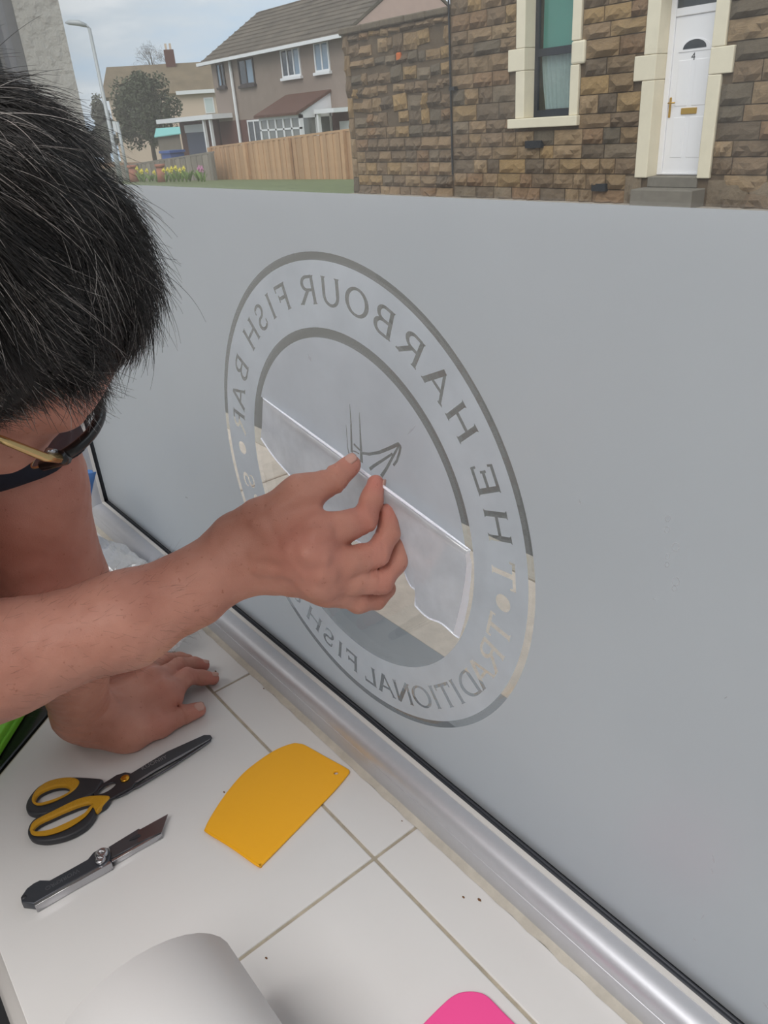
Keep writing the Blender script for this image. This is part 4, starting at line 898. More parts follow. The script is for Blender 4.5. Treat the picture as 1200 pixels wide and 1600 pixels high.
for j in range(k + 1):
    w = j / k
    for i in range(n):
        a = 2 * math.pi * i / n; rr_ = (.020 + .044 * w ** 1.8) * (1 + .16 * math.sin(3 * a + .6 + 2 * w) + .10 * math.sin(7 * a) * w); z = .0006 + (c[2] + .008) * w
        b.v.append((c[0] - .012 + rr_ * math.cos(a), c[1] - .03 + rr_ * .8 * math.sin(a), z + w * .012 * math.sin(2 * a + .4)))
for j in range(k):
    for i in range(n): a = j * n + i; a2 = j * n + (i + 1) % n; b.f.append((a, a2, a2 + n, a + n))
b.f.append(tuple(range(n))[::-1])
bt = b.build('blue_paper_towel', m_blue, None, True); tag(bt, 'blue paper towel bunched upright in the far corner of the sill behind the arm', 'paper towel'); md = bt.modifiers.new('thick', 'SOLIDIFY'); md.thickness = .0012; origin_bottom(bt)
# crumbs
m_crumb = mat('brown_crumb', srgb(120, 84, 54), .9)
r = random.Random(2)
for px, py, where in ((337, 1049, 'beyond the fingertips of the resting hand'), (350, 1238, 'beside the curved edge of the orange squeegee'), (412, 1076, 'at the window end of the short tile joint behind the squeegee'),
        (749, 1406, 'right one of the pair on the narrow tile near the frame'), (724, 1402, 'left one of the pair on the narrow tile near the frame'), (320, 980, 'below the forearm at the foot of the frame'),
        (416, 1497, 'on the joint beside the paper roll'), (200, 1176, 'by the heel of the resting hand'), (587, 1220, 'at the frame right of the orange squeegee'), (628, 1283, 'on the narrow tile between the squeegee and the frame')):
    q = floor_xy(px, py); s = r.uniform(.0007, .0013); a0 = r.uniform(0, 3)
    v = [(q[0] + s * 1.8 * math.cos(a0 + k * 1.2566) * r.uniform(.6, 1.2), q[1] + s * math.sin(a0 + k * 1.2566) * r.uniform(.7, 1.2), .0002) for k in range(5)] + [(q[0], q[1], .0002 + s * 1.2)]
    b = MB(); b.v = v; b.f = [(4, 3, 2, 1, 0)] + [(k, (k + 1) % 5, 5) for k in range(5)]
    tag(origin_bottom(b.build('crumb', m_crumb)), 'tiny brown crumb ' + where, 'crumb', 'crumbs scattered on the sill tiles')

# ------------------------------------------------------------------ the man: one continuous body from a blended distance field
HF, HR, HU, HC = np.array([-.138, .695, -.706]), np.array([.714, -.424, -.557]), np.array([.686, .581, .438]), np.array([.048, -.288, .570])
HF /= np.linalg.norm(HF); HR = HR - HF * (HR @ HF); HR /= np.linalg.norm(HR); HU = np.cross(HR, HF)
HM = np.stack([HF, HR, HU], 1)
def H(f, r, u): return HC + HM @ np.array([f, r, u])
def rc(a, b, ra, rb): return ('rc', np.array(a, float), np.array(b, float), ra, rb)
def el(c, rad, Mx): return ('el', np.array(c, float), np.array(rad, float), Mx)
def ev(pr, P):
    if pr[0] == 'rc':
        _, a, b, ra, rb = pr; ba = b - a; l2 = ba @ ba; pa = P - a; t = np.clip(pa @ ba / max(l2, 1e-12), 0, 1)
        return np.linalg.norm(pa - t[:, None] * ba, axis=1) - (ra + (rb - ra) * t)
    _, c, rad, Mx = pr; q = (P - c) @ Mx; k0 = np.linalg.norm(q / rad, axis=1); k1 = np.linalg.norm(q / rad ** 2, axis=1); return k0 * (k0 - 1) / np.maximum(k1, 1e-9)
def box_of(pr):
    if pr[0] == 'rc': m = max(pr[3], pr[4]); return np.minimum(pr[1], pr[2]) - m, np.maximum(pr[1], pr[2]) + m
    m = max(pr[2]); return pr[1] - m, pr[1] + m
def smin(a, b, k):
    h = np.maximum(k - np.abs(a - b), 0) / k; return np.minimum(a, b) - h * h * k * .25
def chain(pts, rs): return [rc(pts[i], pts[i + 1], rs[i], rs[i + 1]) for i in range(len(pts) - 1)]

class Field:
    """groups of primitives; each group: (prims, k inside, k to the body, base prims or None)"""
    def __init__(s): s.g = []
    def add(s, prims, k=.01, kb=.015, base=None):
        lo = np.min([box_of(p)[0] for p in prims], 0); hi = np.max([box_of(p)[1] for p in prims], 0); s.g.append((prims, k, kb, base, lo, hi))
    def group(s, g, P):
        d = None
        for p in g[0]:
            e = ev(p, P); d = e if d is None else smin(d, e, g[1])
        if g[3]:
            bd = None
            for p in g[3]: e = ev(p, P); bd = e if bd is None else smin(bd, e, .012)
            d = smin(d, bd, g[2])
        return d
    def __call__(s, P, lo=None, hi=None):
        d = np.full(len(P), .5)
        for g in s.g:
            if lo is not None and (np.any(g[4] - .05 > hi) or np.any(g[5] + .05 < lo)): continue
            e = s.group(g, P); d = smin(d, e, g[2] if g[3] is None else .002)
        return d
def surface(field, lo, hi, h, post=None):
    """sparse naive surface nets"""
    B = 8; H_ = h * B; lo = np.array(lo, float); n = np.ceil((np.array(hi) - lo) / H_).astype(int) + 1
    ii = np.stack(np.meshgrid(*[np.arange(k) for k in n], indexing='ij'), -1).reshape(-1, 3)
    keepc = []
    # coarse pass in slabs of 4x4x4 coarse cells for culling
    key = (ii // 4) @ np.array([1000000, 1000, 1]); order = np.argsort(key, kind='stable'); ii = ii[order]; key = key[order]
    cuts = np.flatnonzero(np.diff(key)) + 1
    f = (lambda P, a, b: post(field(P, a, b), P)) if post else field
    for blk in np.split(ii, cuts):
        a = lo + blk.min(0) * H_; b = lo + (blk.max(0) + 1) * H_; c = lo + (blk + .5) * H_
        if not any(np.all(g[4] - .04 < b) and np.all(g[5] + .04 > a) for g in field.g): continue
        d = f(c, a, b); keepc.append(blk[np.abs(d) < H_ * 1.0 + .004])
    cells = np.concatenate(keepc); ar = np.arange(B + 1)
    loc = np.stack(np.meshgrid(ar, ar, ar, indexing='ij'), -1).reshape(-1, 3)
    VK, VP, EK = [], [], []
    big = 1 << 20; lin = lambda g: (g[..., 0] * 4096 + g[..., 1]) * 4096 + g[..., 2]
    cor = np.array([[(c >> 0) & 1, (c >> 1) & 1, (c >> 2) & 1] for c in range(8)])
    edges = [(a, b) for a in range(8) for b in range(8) if a < b and bin(a ^ b).count('1') == 1]
    for s in range(0, len(cells), 24):
        blk = cells[s:s + 24]; g = (blk[:, None, :] * B + loc[None]).reshape(-1, 3); P = lo + g * h
        v = np.empty(len(P)); per = len(loc)
        for q in range(len(blk)):
            Pq = P[q * per:(q + 1) * per]; v[q * per:(q + 1) * per] = f(Pq, Pq[0], Pq[-1])
        V = v.reshape(len(blk), B + 1, B + 1, B + 1)
        c8 = np.stack([V[:, c[0]:c[0] + B, c[1]:c[1] + B, c[2]:c[2] + B] for c in cor], -1)
        neg = c8 < 0; act = neg.any(-1) & ~neg.all(-1); w = np.argwhere(act)
        if not len(w): continue
        cc = c8[act]; acc = np.zeros((len(cc), 3)); cnt = np.zeros(len(cc))
        for a, b in edges:
            m = (cc[:, a] < 0) != (cc[:, b] < 0); t = cc[m, a] / (cc[m, a] - cc[m, b]); acc[m] += cor[a] + t[:, None] * (cor[b] - cor[a]); cnt[m] += 1
        gi = blk[w[:, 0]] * B + w[:, 1:]; VK.append(lin(gi)); VP.append(lo + (gi + acc / cnt[:, None]) * h)
        for ax, bit in ((0, 1), (1, 2), (2, 4)):
            m = (cc[:, 0] < 0) != (cc[:, bit] < 0); EK.append(np.stack([np.full(m.sum(), ax), lin(gi[m]), cc[m, 0] < 0], 1))
    VK = np.concatenate(VK); VP = np.concatenate(VP); EK = np.concatenate(EK); o = np.argsort(VK); VK = VK[o]; VP = VP[o]
    st = np.array([4096 * 4096, 4096, 1]); F = []
    for ax in range(3):
        u, w = [(1, 2), (2, 0), (0, 1)][ax]; e = EK[EK[:, 0] == ax]; k = e[:, 1]
        q = np.stack([k, k - st[u], k - st[u] - st[w], k - st[w]], 1); ix = np.searchsorted(VK, q); ix = np.minimum(ix, len(VK) - 1); ok = (VK[ix] == q).all(1)
        ix = ix[ok]; fl = e[ok, 2] == 1; ix[~fl] = ix[~fl][:, ::-1]; F.append(ix)
    return VP, np.concatenate(F)
def np_mesh(name, V, F):
    me = bpy.data.meshes.new(name); me.vertices.add(len(V)); me.vertices.foreach_set('co', V.astype(np.float32).ravel())
    me.loops.add(len(F) * 4); me.loops.foreach_set('vertex_index', F.astype(np.int32).ravel()); me.polygons.add(len(F))
    me.polygons.foreach_set('loop_start', np.arange(0, len(F) * 4, 4, dtype=np.int32)); me.update(calc_edges=True); me.validate(); return me

# --- joints
LS = np.array([-.154, -.262, .492]); LE = dep(84, 925, .725); LWt = at(127, 1113, 2, .050)
RS = np.array([.000, -.545, .50]); RE = dep(-118, 1075, .595)
NB = np.array([-.078, -.402, .505]); HIP = np.array([-.43, -.63, .15])
body = Field()
tm = np.array([.87, .49, 0.]); side = np.array([.49, -.87, 0.])
tors = [rc(LS * .72 + RS * .28, LS * .28 + RS * .72, .072, .072), rc(NB, NB * .45 + HIP * .55, .088, .110), rc(NB * .5 + HIP * .5, HIP, .110, .118), rc(NB * .55 + HIP * .45 - side * .06, NB * .55 + HIP * .45 + side * .06, .09, .09), rc(HIP - side * .07, HIP + side * .07, .105, .105)]
body.add(tors, .06, .03)
for sg in (-1, 1):
    hp = HIP + side * sg * .095 + np.array([0, 0, -.03]); kn_ = hp + tm * .05 + np.array([0, 0, -.44]); an = kn_ - tm * .06 + np.array([0, 0, -.44])
    continue
    body.add([rc(hp, kn_, .085, .055), rc(kn_, an, .052, .036), rc(an + np.array([0, 0, -.045]), an + tm * .15 + np.array([0, 0, -.055]), .038, .030)], .02, .05)
body.add(chain([LS, LS * .5 + LE * .5, LE], [.060, .0590, .050]) + chain([LE, LE * .6 + LWt * .4, LWt], [.046, .044, .030]), .02, .03)
fa = [RE, dep(0, 1031, .615), dep(200, 967, .640), dep(300, 919, .655), dep(370, 868, .667)]
body.add(chain([RS, RS * .5 + RE * .5, RE], [.058, .053, .047]) + chain(fa, [.046, .0440, .0375, .0300, .0275]), .02, .03)
# neck and head
neck = [rc(NB + np.array([0, 0, .0]), H(-.03, 0, -.06), .064, .060)]
headp = [el(H(-.012, 0, .004), (.100, .078, .100), HM), rc(H(.040, 0, -.01), H(.052, 0, -.075), .060, .046), rc(H(.070, 0, -.085), H(.078, 0, -.112), .030, .020)]
headp += [rc(H(-.005, s * .056, -.055), H(.062, s * .022, -.110), .018, .017) for s in (-1, 1)] + [rc(H(.062, s * .042, -.045), H(.060, s * .036, -.06), .026, .024) for s in (-1, 1)]
body.add(neck, .03, .03)
body.add(headp, .025, .03)
body.add([rc(H(.080, s * .012, .006), H(.074, s * .044, .004), .011, .010) for s in (-1, 1)], .01, .012)
body.add([rc(H(.088, 0, -.008), H(.108, 0, -.044), .008, .010), rc(H(.096, .011, -.048), H(.096, -.011, -.048), .008, .008)], .012, .012)
body.add([rc(H(.088, -.018, -.080), H(.092, 0, -.079), .006, .007), rc(H(.092, 0, -.079), H(.088, .018, -.080), .007, .006), rc(H(.086, -.015, -.090), H(.086, .015, -.090), .007, .007)], .006, .008)
for s in (-1, 1):
    body.add([el(H(-.016, s * .083, -.022), (.027, .008, .034), HM), rc(H(-.006, s * .078, -.05), H(-.008, s * .080, -.02), .008, .008)], .008, .008)
# right hand (pinching the film), drawn from the joints
Wt, Wb = dep(378, 834, .667), dep(392, 882, .667)
MI, MM, MR, ML = dep(492, 838, .642), dep(482, 866, .634), dep(500, 897, .642), dep(512, 915, .657)
palm = [rc(dep(372, 868, .667), dep(440, 850, .657), .0275, .027), rc(Wt, MI, .021, .0185), rc(Wb, MM, .021, .0185), rc(Wb, MR, .019, .0165), rc(Wb, ML, .018, .015), rc(MI, MM, .0175, .0175), rc(MM, MR, .0175, .0165), rc(MR, ML, .0160, .015)]
T0, T1, T2, T3 = dep(412, 815, .658), dep(470, 774, .650), dep(520, 750.5, .657), dep(548, 727, .667)
palm += [rc(T0, T1, .0185, .0150), rc(T0, MI, .018, .016), rc(dep(440, 830, .655), T1, .018, .014)]
body.add(palm, .014, .02)
pb = palm
body.add(chain([T1, T2, T3], [.0150, .0118, .0092]), .004, .010, [palm[-3], palm[-1]])
body.add(chain([MI, dep(530, 826, .645), dep(566, 813, .653), dep(581, 780, .663), dep(587, 756, .668)], [.0165, .0142, .0124, .0098, .0080]), .004, .010, [pb[1], pb[5]])
body.add(chain([MM, dep(540, 880, .643), dep(586, 866, .655), dep(607, 833, .664), dep(605.5, 801, .670)], [.0160, .0135, .0124, .0098, .0082]), .004, .010, [pb[2], pb[5], pb[6]])
body.add(chain([MR, dep(550, 906, .652), dep(593, 908, .664), dep(619, 878, .674), dep(622, 849, .680)], [.0150, .0125, .0120, .0095, .0080]), .004, .009, [pb[3], pb[6], pb[7]])
body.add(chain([ML, dep(538, 928, .664), dep(560, 938, .674), dep(588, 936, .684), dep(606, 920, .690)], [.0140, .0115, .0112, .0090, .0078]), .004, .009, [pb[4], pb[7]])
# left hand resting on the tiles
def q_(x, y, z): return at(x, y, 2, z)
LI, LM, LR, LL = q_(262, 1086, .033), q_(243, 1068, .038), q_(226, 1054, .035), q_(208, 1049, .029)
lp_ = [rc(LWt, q_(170, 1128, .034), .029, .024), rc(q_(150, 1140, .022), q_(205, 1148, .019), .021, .0185), rc(q_(120, 1128, .024), q_(165, 1092, .022), .022, .020), rc(q_(150, 1120, .035), LI, .022, .0150), rc(q_(145, 1112, .036), LM, .022, .0150), rc(q_(140, 1104, .034), LR, .021, .0145), rc(q_(135, 1098, .032), LL, .020, .0135), rc(LI, LM, .0145, .0145), rc(LM, LR, .0145, .0140), rc(LR, LL, .0140, .013)]
LT1 = q_(248, 1133, .0165); lp_ += [rc(q_(195, 1146, .021), LT1, .0195, .0140), rc(q_(200, 1130, .028), LI, .018, .013)]
body.add(lp_, .014, .02)
body.add(chain([LT1, q_(284, 1118, .0130), q_(310, 1109, .0105)], [.0140, .0118, .0095]), .004, .010, [lp_[-2]])
body.add(chain([LI, q_(292, 1057, .028), q_(317, 1059, .0150), q_(333, 1060, .0092)], [.0145, .0112, .0094, .0080]), .004, .009, [lp_[3], lp_[7]])
body.add(chain([LM, q_(279, 1041, .029), q_(303, 1038, .0155), q_(318, 1040, .0092)], [.0145, .0112, .0094, .0080]), .004, .009, [lp_[4], lp_[7], lp_[8]])
body.add(chain([LR, q_(258, 1032, .027), q_(280, 1030, .015), q_(294, 1031, .0090)], [.0140, .0108, .0090, .0078]), .004, .009, [lp_[5], lp_[8], lp_[9]])
body.add(chain([LL, q_(234, 1034, .022), q_(252, 1032, .0125), q_(264, 1033, .0085)], [.0130, .0098, .0084, .0072]), .004, .009, [lp_[6], lp_[9]])
def ridge(a, b, ra, k=.005, off=.0):
    n = (CAM - a) / np.linalg.norm(CAM - a); ds = []
    for P in (a, b): ts = np.linspace(0, .035, 71); dd = body(P + ts[:, None] * n); ds.append(P + n * (ts[np.argmax(dd > 0)] - ra + .0012 + off))
    return rc(ds[0], ds[1], ra, ra * .9)
rd = [ridge(dep(400, 868, .665), MM, .0042), ridge(dep(408, 850, .665), MI, .0042), ridge(dep(405, 890, .667), MR, .0036), ridge(dep(400, 818, .665), T1, .0050), ridge(MM, dep(500, 872, .636), .0085, off=.0008), ridge(MI, dep(505, 836, .64), .0075, off=.0006), ridge(MR, dep(512, 898, .642), .007)]
for q in rd: body.add([q], .004, .006)
dn = np.array([0, 0, 1.])
def ridge_up(a, b, ra):
    ds = []
    for P in (a, b): ts = np.linspace(0, .035, 71); dd = body(P + ts[:, None] * dn); ds.append(P + dn * (ts[np.argmax(dd > 0)] - ra + .0012))
    return rc(ds[0], ds[1], ra, ra * .9)
for q in [ridge_up(q_(160, 1120, .034), LI, .0042), ridge_up(q_(155, 1108, .036), LM, .0042), ridge_up(q_(150, 1100, .034), LR, .004), ridge_up(LI, LI + .001, .008), ridge_up(LM, LM + .001, .008), ridge_up(LR, LR + .001, .007), ridge_up(q_(180, 1138, .026), LT1, .0048)]: body.add([q], .004, .006)
def pt_seg(P, a, b):
    ba = b - a; t = np.clip((P - a) @ ba / (ba @ ba), 0, 1); return np.linalg.norm(P - a - t[:, None] * ba, axis=1)
CREASE = []   # knuckle and wrist creases: (point, axis, depth, reach)
def crease_at(a, b, u, depth=.0018, wdt=.0016, reach=.020): a = np.array(a); b = np.array(b); d = (b - a) / np.linalg.norm(b - a); CREASE.append((a + (b - a) * u, d, depth, wdt, reach))
for a, b in ((T1, T2), (T2, T3), ): crease_at(a, b, .97 if a is T1 else .02, .0009); crease_at(a, b, .88 if a is T1 else .12, .0008)
P_I, P_M, P_R = dep(566, 813, .652), dep(586, 866, .655), dep(593, 908, .664)
for p, a in ((P_I, MI), (P_M, MM), (P_R, MR)): crease_at(a, p, .98, .0013); crease_at(a, p, .91, .0011); crease_at(a, p, 1.05, .0011)
for p, a in ((q_(292, 1057, .028), LI), (q_(279, 1041, .029), LM)): crease_at(a, p, .95, .0007); crease_at(a, p, 1.06, .0006)
crease_at(LT1, q_(284, 1118, .0130), .95); crease_at(LT1, q_(284, 1118, .0130), .82, .0005)
for u in (.86, .92, 1.0): crease_at(LE, LWt, u + .03, .0010, .0016, .045)
def post(d, P):
    near = np.abs(d) < .006
    if near.any():
        Q = P[near]; e = np.zeros(len(Q))
        for c, ax, dp_, w, rch in CREASE:
            v = Q - c; a = v @ ax; m = (np.abs(a) < 4 * w) & ((v * v).sum(1) < rch * rch)
            if m.any(): e[m] += dp_ * np.exp(-(a[m] / w) ** 2)
        e += .00035 * np.sin(Q[:, 0] * 310 + 2 * np.sin(Q[:, 1] * 170)) * np.sin(Q[:, 2] * 290 + 1.3)
        d = d.copy(); d[near] += e
    return d
V, F = surface(body, (-.72, -.95, -.10), (.36, .06, .75), .0018, post)
me = np_mesh('person', V, F)
rot_pts = [(MI, .020, .5), (MM, .022, .9), (MR, .018, .5), (P_I, .016, .6), (P_M, .016, .6), (P_R, .016, .5), (dep(587, 754, .661), .014, .7), (dep(605, 801, .67), .014, .6), (T3, .014, .5), (LI, .02, .7), (LM, .02, .6), (q_(333, 1060, .0092), .016, .8), (q_(318, 1040, .0092), .016, .8), (q_(310, 1109, .0105), .016, .6), (q_(292, 1057, .028), .016, .6), (LT1, .02, .5)]
red = np.zeros(len(V))
for c, r_, a in rot_pts: red = np.maximum(red, a * .8 * np.exp(-((V - np.array(c)) ** 2).sum(1) / r_ ** 2))
red = np.maximum(red, .25 * np.exp(-(pt_seg(V, LS * .4 + LE * .6, LE) / .09) ** 2))
at_ = me.attributes.new('flush', 'FLOAT', 'POINT'); at_.data.foreach_set('value', red.astype(np.float32))
m_skin = bpy.data.materials.new('skin'); m_skin.use_nodes = True; t = m_skin.node_tree; bs = t.nodes['Principled BSDF']
a1 = t.nodes.new('ShaderNodeAttribute'); a1.attribute_name = 'flush'; cx_ = t.nodes.new('ShaderNodeTexCoord')
n1 = t.nodes.new('ShaderNodeTexNoise'); n1.inputs['Scale'].default_value = 22; n1.inputs['Detail'].default_value = 5
r1 = t.nodes.new('ShaderNodeValToRGB'); r1.color_ramp.elements[0].position = .3; r1.color_ramp.elements[0].color = (*srgb(190, 131, 113), 1); r1.color_ramp.elements[1].position = .7; r1.color_ramp.elements[1].color = (*srgb(212, 154, 135), 1)
mx1 = t.nodes.new('ShaderNodeMixRGB'); mx1.inputs[2].default_value = (*srgb(206, 126, 116), 1)
n2 = t.nodes.new('ShaderNodeTexNoise'); n2.inputs['Scale'].default_value = 260; n2.inputs['Detail'].default_value = 2
r2 = t.nodes.new('ShaderNodeValToRGB'); r2.color_ramp.elements[0].position = .24; r2.color_ramp.elements[0].color = (.74, .62, .56, 1); r2.color_ramp.elements[1].position = .33; r2.color_ramp.elements[1].color = (1, 1, 1, 1)
mx2 = t.nodes.new('ShaderNodeMixRGB'); mx2.blend_type = 'MULTIPLY'; mx2.inputs[0].default_value = .8
n3 = t.nodes.new('ShaderNodeTexVoronoi'); n3.inputs['Scale'].default_value = 900; bp_ = t.nodes.new('ShaderNodeBump'); bp_.inputs['Strength'].default_value = .25; bp_.inputs['Distance'].default_value = .0006
for n in (n1, n2, n3): t.links.new(cx_.outputs['Object'], n.inputs['Vector'])
t.links.new(n1.outputs['Fac'], r1.inputs[0]); t.links.new(r1.outputs[0], mx1.inputs[1]); t.links.new(a1.outputs['Fac'], mx1.inputs[0]); t.links.new(n2.outputs['Fac'], r2.inputs[0])
t.links.new(mx1.outputs[0], mx2.inputs[1]); t.links.new(r2.outputs[0], mx2.inputs[2]); t.links.new(mx2.outputs[0], bs.inputs['Base Color']); t.links.new(n3.outputs['Distance'], bp_.inputs['Height']); t.links.new(bp_.outputs[0], bs.inputs['Normal'])
bs.inputs['Roughness'].default_value = .5; bs.inputs['Specular IOR Level'].default_value = .35; bs.inputs['Subsurface Weight'].default_value = .12; bs.inputs['Subsurface Radius'].default_value = (1, .35, .2); bs.inputs['Subsurface Scale'].default_value = .006
man = link('person', me, m_skin, None, True)
tag(man, 'man with short black hair in navy t-shirt leaning over the sill, peeling the film', 'person')

# clothes
def loft_field(parts, k):
    f = Field(); f.add(parts, k, .03); return f
m_navy = mat('navy_cotton', srgb(34, 36, 48), .9, var=.12, scale=60, bump=.15, bscale=900)
shirt = loft_field([(p[0], p[1], p[2], p[3] + .016, p[4] + .016) for p in tors] + [rc(LS, LS * .55 + LE * .45, .072, .069), rc(RS, RS * .5 + RE * .5, .074, .068)], .04)
hemL = LS * .575 + LE * .425; dL = (LE - LS) / np.linalg.norm(LE - LS); hemR = RS * .5 + RE * .5; dR = (RE - RS) / np.linalg.norm(RE - RS); nd = (H(-.03, 0, -.06) - NB); nd = nd / np.linalg.norm(nd); hd2 = (HIP - NB) / np.linalg.norm(HIP - NB)
def shirt_post(d, P):
    fold = .0028 * np.sin(P @ np.array([60, 40, 90.]) + 3 * np.sin(P @ np.array([25., -30, 20]))); d = d + fold
    arm_l = pt_seg(P, LS, LE) < .10; cutl = np.where(arm_l & ((P - LS) @ dL > .05), (P - hemL) @ dL, -1); d = np.maximum(d, cutl)
    arm_r = pt_seg(P, RS, RE) < .10; cutr = np.where(arm_r & ((P - RS) @ dR > .05), (P - hemR) @ dR, -1); d = np.maximum(d, cutr)
    d = np.maximum(d, -(np.linalg.norm(P - (NB + nd * .085), axis=1) - .072)); d = np.maximum(d, (P - (HIP + hd2 * .045)) @ hd2); return d
Vs, Fs = surface(shirt, (-.70, -.90, -.02), (.25, -.1, .66), .004, shirt_post)
link('t_shirt', np_mesh('t_shirt', Vs, Fs), m_navy, man, True)
trs = Field(); trs.add([rc(HIP - side * .07 - hd2 * .03, HIP + side * .07 - hd2 * .03, .116, .116)], .03, .05)
shs = Field()
for sg in (-1, 1):
    hp = HIP + side * sg * .095 + np.array([0, 0, -.03]); kn_ = hp + tm * .05 + np.array([0, 0, -.44]); an = kn_ - tm * .06 + np.array([0, 0, -.44])
    trs.add([rc(hp, kn_, .097, .068), rc(kn_, an + np.array([0, 0, .0]), .066, .056)], .02, .05)
    sf = Field(); sf.add([rc(an + np.array([0, 0, -.035]), an + np.array([0, 0, -.05]), .05, .046), rc(an + np.array([0, 0, -.052]), an + tm * .17 + np.array([0, 0, -.062]), .045, .036)], .02, .05)
    Vq, Fq = surface(sf, an + np.array([-.3, -.3, -.2]), an + np.array([.3, .3, .1]), .006, lambda d, P: np.maximum(np.maximum(d, -.8492 - P[:, 2]), P[:, 2] - (an[2] - .01)))
    link('shoe', np_mesh('shoe', Vq, Fq), mat('black_shoe_leather', (.015, .015, .017), .5), man, True)
Vq, Fq = surface(trs, (-.75, -.95, -.88), (.1, -.3, .32), .006, lambda d, P: np.maximum(d + .003 * np.sin(P[:, 2] * 60 + P[:, 0] * 30), an[2] - .01 - P[:, 2]))
link('trousers', np_mesh('trousers', Vq, Fq), mat('dark_work_trousers', srgb(46, 46, 52), .9, var=.1), man, True)
# nails
m_nail = mat('finger_nail', srgb(206, 160, 146), .32)
def nail(c, along, up, L, Wd, curve=.45):
    al = np.array(along) / np.linalg.norm(along); up = np.array(up, float); up -= al * (up @ al); up /= np.linalg.norm(up); sd_ = np.cross(al, up); v = []; f = []; n, m = 8, 6
    for j in range(m + 1):
        for i in range(n + 1):
            a = (i / n - .5) * 2; w = (j / m - .5) * 2; end = math.sqrt(max(0, 1 - (max(0, abs(w) - .55) / .5) ** 2)); x = a * Wd / 2 * end
            p = np.array(c) + al * w * L / 2 + sd_ * x + up * (-(a * end) ** 2 * Wd * curve * .5 - .0004 * w * w); v.append(p)
    for j in range(m):
        for i in range(n): q = j * (n + 1) + i; f.append((q, q + 1, q + n + 2, q + n + 1))
    o = link('nail', mesh('nail', v, f), m_nail, man, True); md = o.modifiers.new('thick', 'SOLIDIFY'); md.thickness = .0006; md.offset = 0; return o
vw = lambda P: (CAM - P) / np.linalg.norm(CAM - P)
def snap(P, n, field=body):
    """walk out along n to the skin"""
    ts = np.linspace(0, .03, 121); Q = P + ts[:, None] * n; d = field(Q); k = np.argmax(d > 0); return Q[k]
def put_nail(tip, prev, up, L, Wd, back=.25):
    al = (tip - prev) / np.linalg.norm(tip - prev); up = up - al * (up @ al); up /= np.linalg.norm(up); c = snap(tip - al * L * back, up); nail(c + up * .0003, al, up, L, Wd)
put_nail(T3, T2, vw(T3) * .8 + RC[:, 1] * -.75 + RC[:, 0] * -.2, .0125, .0115, .0)
put_nail(q_(310, 1109, .0105), q_(284, 1118, .0130), np.array([.35, -.35, .9]), .0125, .0120, .0)
put_nail(dep(587, 756, .668), dep(581, 780, .663), RC[:, 0] + vw(T3) * .1, .010, .0085, .0)
put_nail(dep(605.5, 801, .670), dep(607, 833, .664), RC[:, 0] + vw(T3) * .1, .010, .0085, .0)
put_nail(q_(333, 1060, .0092), q_(317, 1059, .0150), np.array([0, 0, 1.]), .010, .0095, .0)
put_nail(q_(318, 1040, .0092), q_(303, 1038, .0155), np.array([0, 0, 1.]), .010, .0095, .0)
# eyes
for s in (-1, 1):
    b = bpy.data.meshes.new('eye'); bm = bmesh.new(); bmesh.ops.create_uvsphere(bm, u_segments=20, v_segments=12, radius=.0118); bm.to_mesh(b); bm.free(); b.transform(Matrix.Translation(H(.0715, s * .031, -.017)))
    link('eye', b, mat('eye_white', srgb(225, 220, 214), .2), man, True)

# ------------------------------------------------------------------ hair
def hline(f): return np.interp(f, [-.12, -.06, -.01, .010, .03, .055, .08, .11], [-.085, -.075, -.050, -.036, .026, .054, .068, .074])
hcap = Field(); hcap.add([el(H(-.012, 0, .006), (.1055, .083, .1055), HM)], .01, .02)
def cap_post(d, P):
    q = (P - HC) @ HM; clump = .0020 * np.sin(q[:, 0] * 150 + 3 * np.sin(q[:, 1] * 60)) * np.sin(q[:, 1] * 190 + 2 * np.sin(q[:, 0] * 70)) ; return np.maximum(d + clump, (hline(q[:, 0]) + .002 - q[:, 2]))
Vh, Fh = surface(hcap, HC - .16, HC + .16, .003, cap_post)
m_hair = bpy.data.materials.new('black_grey_hair'); m_hair.use_nodes = True; t = m_hair.node_tree; bs = t.nodes['Principled BSDF']
hi_ = t.nodes.new('ShaderNodeHairInfo'); hr_ = t.nodes.new('ShaderNodeValToRGB'); hr_.color_ramp.interpolation = 'LINEAR'
el_ = hr_.color_ramp.elements; el_[0].position = 0; el_[0].color = (.008, .007, .007, 1); el_[1].position = .86; el_[1].color = (.020, .016, .014, 1)
e = el_.new(.90); e.color = (.16, .14, .13, 1); e = el_.new(1.0); e.color = (.52, .48, .45, 1)
t.links.new(hi_.outputs['Random'], hr_.inputs[0]); t.links.new(hr_.outputs[0], bs.inputs['Base Color']); bs.inputs['Roughness'].default_value = .38; bs.inputs['Specular IOR Level'].default_value = .6
hair = link('hair', np_mesh('hair', Vh, Fh), mat('hair_undercoat', (.010, .009, .009), .6), man, True)
